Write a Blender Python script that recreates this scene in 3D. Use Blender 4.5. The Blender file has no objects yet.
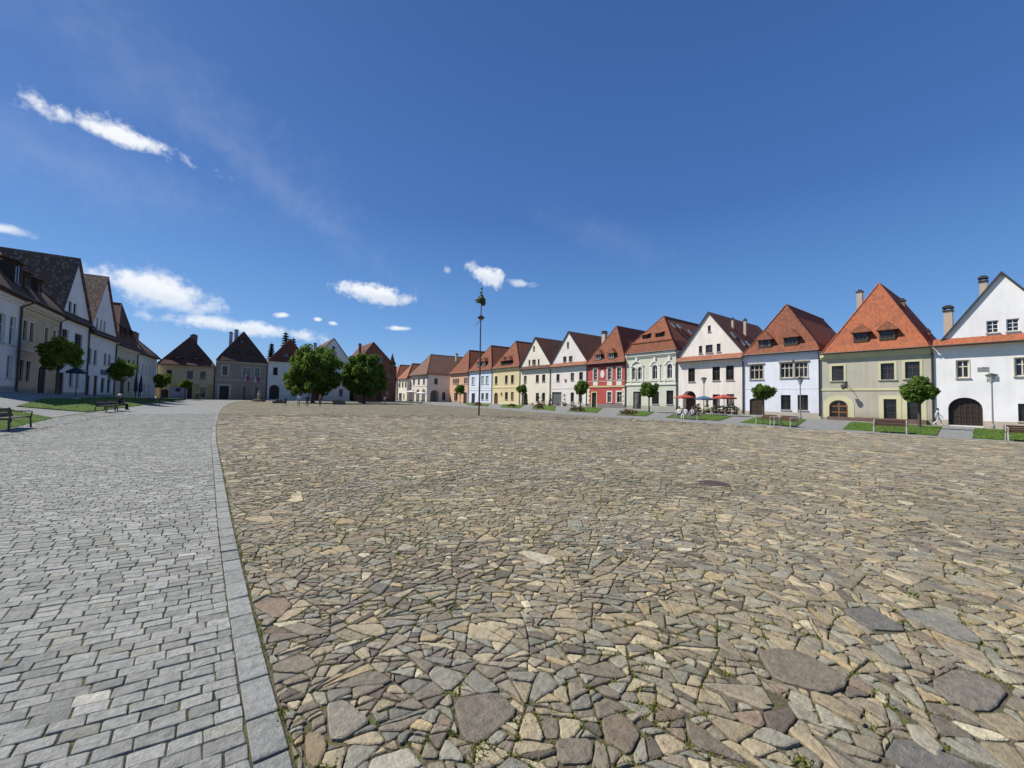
import bpy, bmesh, math, random
from mathutils import Vector, Matrix, Euler, kdtree, noise
from mathutils.geometry import delaunay_2d_cdt
random.seed(7)
PI = math.pi
scene = bpy.context.scene
COL = scene.collection

# ------------------------------------------------------------------ small maths
def sm(a, b, x):
    t = max(0.0, min(1.0, (x - a) / (b - a)))
    return t * t * (3 - 2 * t)
def lerp(x, pts):
    if x <= pts[0][0]: return pts[0][1]
    for (a, b), (c, d) in zip(pts, pts[1:]):
        if x <= c: return b + (d - b) * (x - a) / (c - a)
    return pts[-1][1]
ZR = [(-10, -.3), (7, -.1), (25, .15), (45, .4), (88, .3), (101, .1), (115, 0)]
ZL = [(0, 1.4), (53, 1.38), (65, 1.15), (77, .9), (92, .62), (104, .4), (115, .3), (130, .2)]
def gz(x, y):                      # height of the ground
    f = sm(125, 112, y)
    far = sm(100, 114, y) * sm(-16, -8, x) * .22
    return lerp(y, ZR) * sm(38, 56, x) + lerp(y, ZL) * sm(-5.5, -14.5, x) + far
KERB = [(-8, .46), (0, .36), (1.99, .30), (2.67, .26), (3.79, .20), (6.29, .09), (10.48, -.06), (17.25, -.31), (25.3, -.49),
        (42.7, -.66), (55, -.6), (68, -.3), (80, .15), (92, .9), (99, 1.6), (104, 2.6)]
def kerb_x(y): return lerp(y, KERB)
REDGE = [(-15, 31), (10, 31), (30, 31.3), (52, 34.6), (75, 37), (100, 38.5)]

# ------------------------------------------------------------------ mesh builder
class MB:
    def __init__(s): s.v = []; s.f = []; s.m = []
    def add(s, vs, fs, mat=0, M=None):
        b = len(s.v)
        s.v += [tuple(M @ Vector(p)) if M else tuple(p) for p in vs]
        for q in fs: s.f.append([b + i for i in q]); s.m.append(mat)
    def poly(s, pts, mat=0, M=None): s.add(pts, [list(range(len(pts)))], mat, M)
    def box(s, x0, x1, y0, y1, z0, z1, mat=0, M=None):
        s.add([(x0, y0, z0), (x1, y0, z0), (x1, y1, z0), (x0, y1, z0), (x0, y0, z1), (x1, y0, z1), (x1, y1, z1), (x0, y1, z1)],
              [(0, 1, 5, 4), (1, 2, 6, 5), (2, 3, 7, 6), (3, 0, 4, 7), (4, 5, 6, 7), (3, 2, 1, 0)], mat, M)
    def prism(s, pts, y0, y1, mat=0, M=None):      # pts (x,z) swept along y
        n = len(pts)
        s.add([(x, y0, z) for x, z in pts] + [(x, y1, z) for x, z in pts],
              [list(range(n)), list(range(2 * n - 1, n - 1, -1))] + [(i, (i + 1) % n, n + (i + 1) % n, n + i) for i in range(n)], mat, M)
    def ring(s, po, pi, y0, y1, mat=0, M=None):    # frame between two loops of (x,z)
        n = len(po)
        vs = [(x, y0, z) for x, z in po] + [(x, y0, z) for x, z in pi] + [(x, y1, z) for x, z in po] + [(x, y1, z) for x, z in pi]
        fs = []
        for i in range(n):
            j = (i + 1) % n
            fs += [(i, j, n + j, n + i), (i, 2 * n + i, 2 * n + j, j), (n + i, n + j, 3 * n + j, 3 * n + i)]
        s.add(vs, fs, mat, M)
    def tube(s, pts, rad, n=8, mat=0, M=None, caps=True):
        pts = [Vector(p) for p in pts]
        if not isinstance(rad, (list, tuple)): rad = [rad] * len(pts)
        vs = []; fs = []
        for i, p in enumerate(pts):
            t = (pts[min(i + 1, len(pts) - 1)] - pts[max(i - 1, 0)]).normalized()
            a = t.orthogonal().normalized() if abs(t.z) < .9 else Vector((1, 0, 0))
            a = (a - t * a.dot(t)).normalized(); b = t.cross(a)
            for k in range(n):
                w = 2 * PI * k / n
                vs.append(p + (a * math.cos(w) + b * math.sin(w)) * rad[i])
        for i in range(len(pts) - 1):
            for k in range(n):
                fs.append((i * n + k, i * n + (k + 1) % n, (i + 1) * n + (k + 1) % n, (i + 1) * n + k))
        if caps:
            fs.append(list(range(n - 1, -1, -1))); fs.append([(len(pts) - 1) * n + k for k in range(n)])
        s.add(vs, fs, mat, M)
    def lathe(s, prof, n=14, mat=0, M=None):       # prof (r,z)
        vs = []; fs = []
        for r, z in prof:
            for k in range(n):
                w = 2 * PI * k / n; vs.append((r * math.cos(w), r * math.sin(w), z))
        for i in range(len(prof) - 1):
            for k in range(n):
                fs.append((i * n + k, i * n + (k + 1) % n, (i + 1) * n + (k + 1) % n, (i + 1) * n + k))
        s.add(vs, fs, mat, M)
    def build(s, name, mats, parent=None, smooth=False):
        me = bpy.data.meshes.new(name)
        me.from_pydata(s.v, [], s.f)
        if not isinstance(mats, (list, tuple)): mats = [mats]
        for m in mats: me.materials.append(m)
        if len(mats) > 1: me.polygons.foreach_set('material_index', s.m)
        if smooth: me.polygons.foreach_set('use_smooth', [True] * len(me.polygons))
        me.update()
        o = bpy.data.objects.new(name, me); COL.objects.link(o)
        if parent: o.parent = parent
        return o

def tag(o, label=None, cat=None, group=None, kind=None):
    if label: o['label'] = label
    if cat: o['category'] = cat
    if group: o['group'] = group
    if kind: o['kind'] = kind
    return o
def thing(name, label, cat, loc=(0, 0, 0), rz=0.0, group=None):
    o = bpy.data.objects.new(name, None); COL.objects.link(o)
    o.empty_display_size = .3
    o.location = loc; o.rotation_euler = (0, 0, rz)
    return tag(o, label, cat, group)
def kids(o): return [c for c in COL.objects if c.parent == o]
def copy_tree(o, parent=None):
    c = o.copy(); COL.objects.link(c)
    if parent: c.parent = parent
    for ch in kids(o): copy_tree(ch, c)
    return c
def clone(src, loc, rz, label, s=1.0):
    c = copy_tree(src); c.location = loc; c.rotation_euler = (0, 0, rz); c.scale = (s, s, s); c['label'] = label
    return c

# ------------------------------------------------------------------ materials
class NT:
    def __init__(s, name):
        s.mat = bpy.data.materials.new(name); s.mat.use_nodes = True
        s.t = s.mat.node_tree; s.t.nodes.clear()
        s.out = s.t.nodes.new('ShaderNodeOutputMaterial')
        s.p = s.t.nodes.new('ShaderNodeBsdfPrincipled')
        s.t.links.new(s.p.outputs[0], s.out.inputs[0])
        s.tc = s.t.nodes.new('ShaderNodeTexCoord')
        s.obj = s.tc.outputs['Object']
    def n(s, ty, ins=None, **attrs):
        nd = s.t.nodes.new('ShaderNode' + ty)
        for k, v in attrs.items(): setattr(nd, k, v)
        for k, v in (ins or {}).items(): s.set(nd.inputs[k], v)
        return nd
    def set(s, sock, v):
        if isinstance(v, bpy.types.NodeSocket): s.t.links.new(v, sock)
        else: sock.default_value = v
    def noise(s, scale, detail=3, vec=None, rough=.55, dist=0):
        return s.n('TexNoise', {'Vector': vec or s.obj, 'Scale': scale, 'Detail': detail, 'Roughness': rough, 'Distortion': dist}).outputs['Fac']
    def mapping(s, scale, rot=(0, 0, 0), vec=None):
        return s.n('Mapping', {'Vector': vec or s.obj, 'Scale': scale, 'Rotation': rot}).outputs[0]
    def rng(s, v, a, b, c=0.0, d=1.0, smooth=False):
        nd = s.n('MapRange', {'Value': v, 'From Min': a, 'From Max': b, 'To Min': c, 'To Max': d})
        if smooth: nd.interpolation_type = 'SMOOTHSTEP'
        return nd.outputs[0]
    def mix(s, f, a, b, mode='MIX'):
        nd = s.t.nodes.new('ShaderNodeMix'); nd.data_type = 'RGBA'; nd.blend_type = mode
        fac, A, B = [i for i in nd.inputs if i.name == 'Factor' and i.type == 'VALUE'][0], nd.inputs[6], nd.inputs[7]
        s.set(fac, f)
        for k, v in ((A, a), (B, b)):
            if isinstance(v, tuple) and len(v) == 3: v = (*v, 1)
            s.set(k, v)
        return nd.outputs[2]
    def math(s, op, a, b=0.0):
        nd = s.n('Math', operation=op); s.set(nd.inputs[0], a); s.set(nd.inputs[1], b); return nd.outputs[0]
    def bump(s, h, strength=.3, dist=.02):
        b = s.n('Bump', {'Height': h, 'Strength': strength, 'Distance': dist}); s.set(s.p.inputs['Normal'], b.outputs[0])
    def done(s, col, rough=.8, spec=.3, metal=0):
        if isinstance(col, tuple) and len(col) == 3: col = (*col, 1)
        s.set(s.p.inputs['Base Color'], col); s.set(s.p.inputs['Roughness'], rough)
        s.p.inputs['Specular IOR Level'].default_value = spec; s.p.inputs['Metallic'].default_value = metal
        return s.mat
def sc(c, k): return tuple(x * k for x in c)
_mc = {}
def plaster(c, dirt=.35):
    key = ('pl', c, dirt)
    if key in _mc: return _mc[key]
    t = NT('plaster')
    rnd = t.n('ObjectInfo').outputs['Random']
    off = t.n('VectorMath', {0: t.obj}, operation='ADD'); cmb = t.n('CombineXYZ', {'X': t.math('MULTIPLY', rnd, 97.0)}); t.set(off.inputs[1], cmb.outputs[0])
    v = off.outputs[0]
    big = t.rng(t.noise(.35, 5, v, .65), .3, .7)
    st = t.rng(t.noise(1.0, 4, t.mapping((2.2, 2.2, .22), vec=v), .6), .42, .72)
    col = t.mix(big, sc(c, 1.04), sc(c, .86))
    col = t.mix(t.math('MULTIPLY', st, dirt * .85), col, sc((c[0], c[1] * .97, c[2] * .92), .6))
    z = t.n('SeparateXYZ', {0: t.obj}).outputs[2]
    base = t.math('MULTIPLY', t.rng(t.math('ADD', z, t.math('MULTIPLY', t.noise(1.3, 4, v), 1.6)), 2.0, .8), dirt)
    col = t.mix(base, col, (c[0] * .55, c[1] * .52, c[2] * .47))
    t.bump(t.noise(9, 5, v, .7), .25, .015)
    _mc[key] = t.done(col, .9, .2); return _mc[key]
def tiles(c1, c2, c3=None, lich=.0):
    key = ('ti', c1, c2, c3, lich)
    if key in _mc: return _mc[key]
    t = NT('roof_tiles')
    xyz = t.n('SeparateXYZ', {0: t.obj})
    x, y, z = xyz.outputs
    zr = t.math('FLOOR', t.math('DIVIDE', z, .26))
    nx_, ny_, _ = t.n('SeparateXYZ', {0: t.tc.outputs['Normal']}).outputs
    sel = t.math('GREATER_THAN', t.math('ABSOLUTE', nx_), t.math('ABSOLUTE', ny_))
    along = t.math('ADD', t.math('MULTIPLY', sel, y), t.math('MULTIPLY', t.math('SUBTRACT', 1.0, sel), x))
    xx = t.math('ADD', along, t.math('MULTIPLY', t.math('MODULO', zr, 2.0), .095))
    xf = t.math('FLOOR', t.math('DIVIDE', xx, .19))
    wn = t.n('TexWhiteNoise', {'Vector': t.n('CombineXYZ', {'X': xf, 'Y': zr}).outputs[0]}, noise_dimensions='2D').outputs['Value']
    big = t.noise(.45, 6, None, .68)
    f = t.math('ADD', t.math('MULTIPLY', wn, .6), t.math('MULTIPLY', t.rng(big, .3, .7), .4))
    col = t.mix(t.rng(f, .15, .95), c1, c2)
    if c3: col = t.mix(t.math('MULTIPLY', t.rng(t.math('ADD', t.noise(1.1, 5, None, .75), t.math('MULTIPLY', wn, .3)), .66, .85), .8), col, c3)
    if lich: col = t.mix(t.math('MULTIPLY', t.rng(t.math('ADD', t.math('MULTIPLY', t.noise(3.0, 4, None, .8), .35), t.math('MULTIPLY', wn, .8)), .72, .88), lich), col, (.30, .25, .18))
    saw = t.math('FRACT', t.math('DIVIDE', z, .26)); sx = t.math('FRACT', t.math('DIVIDE', xx, .19))
    h = t.math('ADD', t.math('SUBTRACT', 1.0, saw), t.math('MULTIPLY', t.math('PINGPONG', sx, .5), .6))
    h = t.math('ADD', h, t.math('MULTIPLY', wn, .5))
    t.bump(h, .55, .05)
    _mc[key] = t.done(col, .85, .25); return _mc[key]
def plain(name, c, rough=.6, spec=.4, metal=0, var=.25, scale=4):
    key = (name, c, rough, metal)
    if key in _mc: return _mc[key]
    t = NT(name)
    col = t.mix(t.rng(t.noise(scale, 4, None, .65), .3, .7), sc(c, 1 + var * .4), sc(c, 1 - var))
    t.bump(t.noise(scale * 6, 3), .12, .006)
    _mc[key] = t.done(col, rough, spec, metal); return _mc[key]
def wood(c, name='wood'):
    key = (name, c)
    if key in _mc: return _mc[key]
    t = NT(name)
    g = t.noise(2.0, 5, t.mapping((9, 9, .8)), .6)
    col = t.mix(t.rng(g, .3, .7), sc(c, 1.15), sc(c, .65))
    x = t.n('SeparateXYZ', {0: t.obj}).outputs[0]
    gr = t.rng(t.math('PINGPONG', t.math('FRACT', t.math('DIVIDE', x, .16)), .5), 0, .07)
    t.bump(t.math('ADD', gr, t.math('MULTIPLY', g, .3)), .5, .012)
    _mc[key] = t.done(col, .6, .35); return _mc[key]
def glassy():
    t = NT('window_glass')
    rnd = t.n('ObjectInfo').outputs['Random']
    c = t.mix(t.rng(t.noise(.9, 3), .35, .7), (.012, .014, .017), (.035, .037, .038))
    z = t.noise(.7, 2, t.mapping((1, 1, .3)))
    c = t.mix(t.math('MULTIPLY', t.math('GREATER_THAN', rnd, .62), t.rng(z, .5, .56)), c, (.16, .155, .14))
    t.bump(t.noise(1.2, 2), .06, .02)
    return t.done(c, .07, .5)
GLASS = glassy()
DARKMETAL = plain('dark_metal', (.045, .042, .04), .45, .5)
PIPE = plain('weathered_pipe', (.045, .038, .034), .5, .5)
STONETRIM = plain('stone_trim', (.52, .47, .38), .85, .2)
WHITE_F = plain('white_paint', (.72, .71, .68), .5, .4, var=.1)
CREAM_F = plain('cream_paint', (.62, .57, .45), .6, .3, var=.12)
BROWN_F = plain('brown_paint', (.10, .06, .04), .5, .4)
GREY_F = plain('grey_paint', (.30, .31, .31), .55, .4)
DARKWOOD = wood((.055, .035, .024), 'dark_wood')
REDWOOD = wood((.30, .12, .045), 'varnished_wood')
GREYDOOR = wood((.13, .13, .125), 'grey_wood')
CHIM = plaster((.52, .44, .34), .5)
CHIMB = plaster((.30, .15, .10), .4)

# ------------------------------------------------------------------ openings
def op_poly(o):
    u0, u1, v0, v1 = o['r']; k = o.get('arch', 0)
    if not k: return [(u0, v0), (u1, v0), (u1, v1), (u0, v1)]
    w = u1 - u0; rise = min(k * w / 2, v1 - v0 - .2); sp = v1 - rise; n = 10
    return [(u0, v0), (u1, v0)] + [((u0 + u1) / 2 + w / 2 * math.cos(PI * i / n), sp + rise * math.sin(PI * i / n)) for i in range(n + 1)]
def grow(p, d):
    xs = [a for a, b in p]; zs = [b for a, b in p]
    cx, cz, w, h = (min(xs) + max(xs)) / 2, (min(zs) + max(zs)) / 2, max(xs) - min(xs), max(zs) - min(zs)
    return [(cx + (a - cx) * (w + 2 * d) / w, cz + (b - cz) * (h + 2 * d) / h) for a, b in p]
def inside(x, y, p):
    r = False; j = len(p) - 1
    for i in range(len(p)):
        if (p[i][1] > y) != (p[j][1] > y) and x < (p[j][0] - p[i][0]) * (y - p[i][1]) / (p[j][1] - p[i][1]) + p[i][0]: r = not r
        j = i
    return r
def facade(mb, outline, holes, depth=.2, M=None, mat=0):
    pts = []; ed = []
    for loop in [outline] + holes:
        b = len(pts); pts += [Vector(p) for p in loop]
        ed += [(b + i, b + (i + 1) % len(loop)) for i in range(len(loop))]
    vs, es, fs = delaunay_2d_cdt(pts, ed, [], 0, 1e-5)[:3]
    keep = []
    for f in fs:
        cx = sum(vs[i].x for i in f) / len(f); cy = sum(vs[i].y for i in f) / len(f)
        if inside(cx, cy, outline) and not any(inside(cx, cy, h) for h in holes): keep.append(list(f))
    mb.add([(v.x, 0, v.y) for v in vs], keep, mat, M)
    for hi, h in enumerate(holes):
        n = len(h); dp = depth[hi] if isinstance(depth, list) else depth
        mb.add([(x, 0, z) for x, z in h] + [(x, dp, z) for x, z in h],
               [(i, n + i, n + (i + 1) % n, (i + 1) % n) for i in range(n)], mat, M)
def window(parent, o, M=None, name='window', d=.2):
    d = o.get('dep', .22)
    p = op_poly(o); u0, u1, v0, v1 = o['r']; fw = o.get('fw', .07)
    fm = o.get('frame', BROWN_F); nx, ny = o.get('grid', (2, 2)); bw = o.get('bw', .05)
    mb = MB(); mb.ring(p, grow(p, -fw), d - .1, d - .005, 0, M)
    top = v1 - (.0 if not o.get('arch') else .12)
    for i in range(1, nx):
        x = u0 + (u1 - u0) * i / nx; mb.box(x - bw / 2, x + bw / 2, d - .085, d - .02, v0 + .02, v1 - .02 if abs(i * 2 - nx) < 1 else top - .1, 0, M)
    for j in range(1, ny):
        fz = j / ny if ny != 2 else .64
        z = v0 + (v1 - v0) * fz; mb.box(u0 + .02, u1 - .02, d - .075, d - .025, z - bw / 2, z + bw / 2, 0, M)
    w = mb.build(name, fm, parent)
    g = MB(); g.poly([(x, d - .045, z) for x, z in p], 0, M)
    g.build(o.get('pname', 'pane'), o.get('pane', GLASS), w)
    if o.get('sur'):
        m, s = o['sur']; po = grow(p, s); zmin = min(b for a, b in p)
        if name == 'door': po = [(a, max(b, zmin)) for a, b in po]
        b = MB(); b.ring(po, p, -o.get('sp', .035), .002, 0, M)
        if o.get('hood'): b.box(u0 - s - .1, u1 + s + .1, -.16, .003, v1 + s + .003, v1 + s + .12, 0, M)
        b.build('surround', m, w)
    if o.get('sill', name == 'window'):
        s = o.get('sur', (0, .04))[1]
        b = MB(); b.box(u0 - s - .03, u1 + s + .03, -.13, d - .11, v0 - .085, v0 - .004, 0, M); b.build('sill', o.get('sillm', STONETRIM), w)
    return w
def rects(lst, W, **kw): return [dict(r=(a - W / 2, b - W / 2, c, d), **kw) for a, b, c, d in lst]

# ------------------------------------------------------------------ houses
def dormer(house, x, z0, z1, w, zap, ys, rm, cheek=DARKWOOD, grid=(2, 2), style='gable', frame=BROWN_F):
    yf = ys(z0) - .12
    mb = MB(); mb.box(x - w / 2, x - w / 2 + .12, yf, ys(z1) + .3, z0 - .1, z1, 0); mb.box(x + w / 2 - .12, x + w / 2, yf, ys(z1) + .3, z0 - .1, z1, 0)
    mb.box(x - w / 2 + .12, x + w / 2 - .12, yf, ys(z0) + .3, z0 - .12, z0 + .1, 0)
    mb.box(x - w / 2 + .12, x + w / 2 - .12, yf, yf + .3, z1 - .1, z1, 0)
    D = mb.build('dormer', cheek, house)
    r = MB(); e = .22; yb = ys(zap) + .15; y2 = ys(z1) + .15
    if style == 'gable':
        A = [(x - w / 2 - e, yf - .3, z1 - .08), (x, yf - .02, zap), (x + w / 2 + e, yf - .3, z1 - .08), (x - w / 2 - e, y2, z1 - .08), (x, yb, zap), (x + w / 2 + e, y2, z1 - .08)]
        B = [(a, b, c - .1) for a, b, c in A]
        r.add(A + B, [(0, 1, 4, 3), (1, 2, 5, 4), (0, 2, 1), (6, 8, 2, 0), (6, 9, 10, 7), (7, 10, 11, 8), (0, 3, 9, 6), (2, 8, 11, 5), (6, 7, 8)])
    elif style == 'shed':
        A = [(x - w / 2 - e, yf - .35, z1 - .02), (x + w / 2 + e, yf - .35, z1 - .02), (x + w / 2 + e, yb, zap), (x - w / 2 - e, yb, zap)]
        B = [(a, b, c - .1) for a, b, c in A]
        r.add(A + B, [(0, 1, 2, 3), (7, 6, 5, 4), (0, 4, 5, 1), (1, 5, 6, 2), (0, 3, 7, 4)])
    else:   # eyebrow
        n = 10; V = []; F = []
        for i in range(n + 1):
            a = -1 + 2 * i / n; h = (1 + math.cos(PI * a)) / 2; zz = z0 - .05 + (zap - z0) * h
            V += [(x + a * w * .95, yf - .25 + (1 - h) * .1, zz), (x + a * w * .95, ys(zz) + .1 + .5 * h, zz + .06), (x + a * w * .95, yf - .25 + (1 - h) * .1, zz - .1 * h)]
        for i in range(n):
            F += [(3 * i, 3 * i + 3, 3 * i + 4, 3 * i + 1), (3 * i, 3 * i + 2, 3 * i + 5, 3 * i + 3)]
        r.add(V, F)
    r.build('dormer_roof', rm, D)
    o = dict(r=(x - w / 2 + .13, x + w / 2 - .13, z0 + .1, z1 - .1))
    f = MB(); p = op_poly(o); f.ring(p, grow(p, -.06), yf + .02, yf + .1); u0, u1, v0, v1 = o['r']
    for i in range(1, grid[0]): f.box(u0 + (u1 - u0) * i / grid[0] - .03, u0 + (u1 - u0) * i / grid[0] + .03, yf + .035, yf + .09, v0, v1)
    for i in range(1, grid[1]): f.box(u0, u1, yf + .04, yf + .085, v0 + (v1 - v0) * i / grid[1] - .025, v0 + (v1 - v0) * i / grid[1] + .025)
    f.build('dormer_window', frame, D)
    g = MB(); g.poly([(a, yf + .075, b) for a, b in p]); g.build('pane', GLASS, D)
def chimney(roof, x, y, z0, z1, w=.6, d=.6, mat=CHIM, cap='slab'):
    m = MB(); m.box(x - w / 2, x + w / 2, y - d / 2, y + d / 2, z0, z1, 0)
    m.box(x - w / 2 - .08, x + w / 2 + .08, y - d / 2 - .08, y + d / 2 + .08, z1 - .02, z1 + .12, 1)
    if cap == 'dome':
        for sx in (-1, 1):
            for sy in (-1, 1): m.box(x + sx * w * .4 - .05, x + sx * w * .4 + .05, y + sy * d * .4 - .05, y + sy * d * .4 + .05, z1 + .12, z1 + .35, 1)
        V = []; F = []; n = 8
        for i in range(n + 1):
            a = PI * i / n
            for yy in (y - d / 2 - .1, y + d / 2 + .1): V.append((x - (w / 2 + .1) * math.cos(a), yy, z1 + .33 + .28 * math.sin(a)))
        for i in range(n): F.append((2 * i, 2 * i + 2, 2 * i + 3, 2 * i + 1))
        F.append([2 * i for i in range(n + 1)]); F.append([2 * i + 1 for i in range(n, -1, -1)])
        m.add(V, F, 1)
    else:
        m.box(x - w * .3, x + w * .3, y - d * .3, y + d * .3, z1 + .12, z1 + .35, 1)
    m.build('chimney', [mat, DARKMETAL], roof)

def house(label, A, B, base, D, wallm, He, roof, wins=(), doors=(), name='town_house', corn=None, strings=(), plinth=None, pent=None,
          sides=None, pipe=True, gut=True, cat='house'):
    """A, B: plan points of the facade's left and right end as seen from the square"""
    A = Vector((A[0], A[1])); B = Vector((B[0], B[1])); W = (B - A).length
    mid = (A + B) / 2; rz = math.atan2(B.y - A.y, B.x - A.x)
    H = thing(name, label, cat, (mid.x, mid.y, base), rz)
    h = W / 2; ops = list(wins) + list(doors); k = roof['k']
    w = MB()
    if k == 'gable':
        xa = roof.get('xa', 0); zg = roof['zg']; Za = roof['Za']; gi = roof.get('gi', 0)
        out = [(-h, -.8), (h, -.8), (h, zg - .25), (h - gi - .001, zg - .25), (h - gi, zg), (xa, Za - .06), (-h + gi, zg), (-h + gi + .001, zg - .25), (-h, zg - .25)] if gi else [(-h, -.8), (h, -.8), (h, zg), (xa, Za - .06), (-h, zg)]
        zs = zg
    else:
        out = [(-h, -.8), (h, -.8), (h, He - .03), (-h, He - .03)]; zs = He - .03
    facade(w, out, [op_poly(o) for o in ops], [o.get('dep', .22) for o in ops])
    sides = sides or {}
    for sgn, key in ((1, 'right'), (-1, 'left')):
        if key in sides:
            M = Matrix.Translation((h * sgn, 0 if sgn > 0 else D, 0)) @ Matrix.Rotation(PI / 2 * sgn, 4, 'Z')
            facade(w, [(0, -.8), (D, -.8), (D, zs), (0, zs)], [op_poly(o) for o in sides[key]], [o.get('dep', .22) for o in sides[key]], M=M)
            for o in sides[key]: window(H, o, M, o.get('nm', 'window'))
        else:
            w.poly([(sgn * h, 0, -.8), (sgn * h, D, -.8), (sgn * h, D, zs), (sgn * h, 0, zs)])
    w.poly([(-h, D, -.8), (h, D, -.8), (h, D, zs)] + ([(xa, D, Za - .06)] if k == 'gable' else []) + [(-h, D, zs)])
    w.build('wall', wallm, H)
    for o in wins: window(H, o)
    for o in doors: window(H, o, None, 'door')
    rm = roof['m']; r = MB(); th = .14
    if k == 'gable':
        f = roof.get('fo', .15); e = .12; hg = h - gi; dz = (Za - zg) / (hg + xa) * e
        P = [(-hg - e, zg - dz), (xa, Za), (hg + e, zg - (Za - zg) / (hg - xa) * e)]
        pr = P + [(x, z - th - .06) for x, z in reversed(P)]
        r.prism(pr, -f, D)
        R = r.build('roof', rm, H)
        v = MB()
        for (x0, z0), (x1, z1) in ((P[0], P[1]), (P[1], P[2])):
            v.prism([(x0, z0 + .02), (x1, z1 + .02), (x1, z1 - .24), (x0, z0 - .24)], -f - .06, -f - .003)
        v.build('verge', roof.get('verge', DARKMETAL), H)
        ys = None
    else:
        ya = roof['ya']; Za = roof['Za']; oh = roof.get('oh', .5); xa = roof.get('xa', 0)
        kz, ky = roof.get('kick', (.8, .55)); so = roof.get('so', .0)
        k1 = (kz / (Za - He)) * .85
        x1 = (h + so) * (1 - k1)
        V = [(-h - so, -oh, He), (h + so, -oh, He), (h + so, D, He), (-h - so, D, He),
             (-x1 + xa * k1, -oh + ky, He + kz), (x1 + xa * k1, -oh + ky, He + kz), (x1 + xa * k1, D, He + kz), (-x1 + xa * k1, D, He + kz),
             (xa, ya, Za), (xa, D, Za)] + [(sx * (h + so), y, He - th) for sx, y in ((-1, -oh), (1, -oh), (1, D), (-1, D))]
        F = [(0, 1, 5, 4), (1, 2, 6, 5), (3, 0, 4, 7), (4, 5, 8), (5, 6, 9, 8), (7, 4, 8, 9), (6, 7, 9), (2, 3, 7, 6), (10, 11, 1, 0), (11, 12, 2, 1), (13, 10, 0, 3), (13, 12, 11, 10)]
        r.add(V, F)
        R = r.build('roof', rm, H)
        # ridge and hip tiles
        q = MB()
        q.tube([(xa, ya, Za), (xa, D, Za)], .11, 6)
        for sx in (-1, 1): q.tube([(sx * (h + so), -oh, He + .02), (sx * x1 + xa * k1, -oh + ky, He + kz), (xa, ya, Za)], .09, 6)
        q.build('ridge_tiles', rm, R)
        def ys(z):
            if z < He + kz: return -oh + ky * (z - He) / kz
            t = (z - He - kz) / (Za - He - kz); return (-oh + ky) + (ya + oh - ky) * t
        if roof.get('band'):
            b = MB(); b.box(-x1 - .12, x1 + .12, -oh + ky - .16, -oh + ky + .1, He + kz - .12, He + kz + .06); b.build('roof_moulding', rm, R)
        if gut:
            g = MB(); g.tube([(-h + .02, -oh - .07, He - .05), (h - .02, -oh - .07, He - .05)], .075, 8); g.build('gutter', PIPE, H)
        for d in roof.get('dorm', ()):
            dormer(H, d[0] - h, d[1], d[2], d[3], d[4], ys, roof.get('dm', rm), d[5] if len(d) > 5 else DARKWOOD, roof.get('dgrid', (2, 2)), roof.get('dstyle', 'gable'), roof.get('dframe', BROWN_F))
        for x, z, ww, hh in roof.get('sky', ()):
            y = ys(z); s = MB(); t = Vector((0, ys(z + 1) - y, 1)).normalized(); nrm = Vector((0, -t.z, t.y))
            c = Vector((x - h, y, z)); X = Vector((1, 0, 0))
            Mm = Matrix(((1, 0, 0, c.x), (0, t.y, -t.z, c.y), (0, t.z, t.y, c.z), (0, 0, 0, 1)))
            s.box(-ww / 2, ww / 2, -hh / 2, hh / 2, -.05, .09, 0, Mm); s.box(-ww / 2 + .06, ww / 2 - .06, -hh / 2 + .06, hh / 2 - .06, .085, .1, 1, Mm)
            s.build('roof_window', [DARKMETAL, GLASS], R)
    for c in roof.get('chim', ()): chimney(R, c[0] - h, *c[1:])
    for x, y0, y1, s in roof.get('sidesky', ()):
        pass
    if corn:
        m, hh, dd = corn; b = MB(); b.box(-h + .01, h - .01, -dd, 0.0, He - .14 - hh, He - .145); b.box(-h + .01, h - .01, -dd * .5, 0, He - .14 - hh - .18, He - .143 - hh); b.build('cornice', m, H)
    for z, hh, dd, m in strings:
        b = MB(); b.box(-h + .015, h - .015, -dd, .001, z - hh / 2, z + hh / 2); b.build('string_course', m, H)
    if plinth:
        m, hh = plinth; b = MB(); iv = sorted((o['r'][0] - o.get('sur', (0, 0))[1] - .01, o['r'][1] + o.get('sur', (0, 0))[1] + .01) for o in doors)
        x = -h + .012
        for a, c in iv + [(h - .012, 0)]:
            if a > x + .05:
                b = MB(); b.box(x, min(a, h - .012), -.05, .001, -.7, hh); b.build('plinth', m, H)
            x = max(x, c)
    if pent:
        z0, z1 = pent[:2]; pm = pent[2] if len(pent) > 2 else rm
        b = MB(); pr = [(-.62, z0), (-.62, z0 + .1), (0, z1), (0, z0 - .05)]
        b.add([(-h + .01, y, z) for y, z in pr] + [(h - .01, y, z) for y, z in pr], [(0, 1, 2, 3), (7, 6, 5, 4), (0, 4, 5, 1), (1, 5, 6, 2), (3, 7, 4, 0)])
        b.build('pent_roof', pm, H)
        g = MB(); g.tube([(-h + .02, -.69, z0 + .02), (h - .02, -.69, z0 + .02)], .07, 8); g.build('gutter', PIPE, H)
    if pipe:
        zt = pent[0] if pent else He - .1; yo = -.65 if pent else -roof.get('oh', .5)
        b = MB(); b.tube([(h - .1, yo, zt), (h - .1, yo, zt - .15), (h - .1, -.13, zt - .6), (h - .1, -.13, .15), (h - .1, -.25, .05)], .085, 8); b.build('downpipe', PIPE, H)
    return H, R

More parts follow.
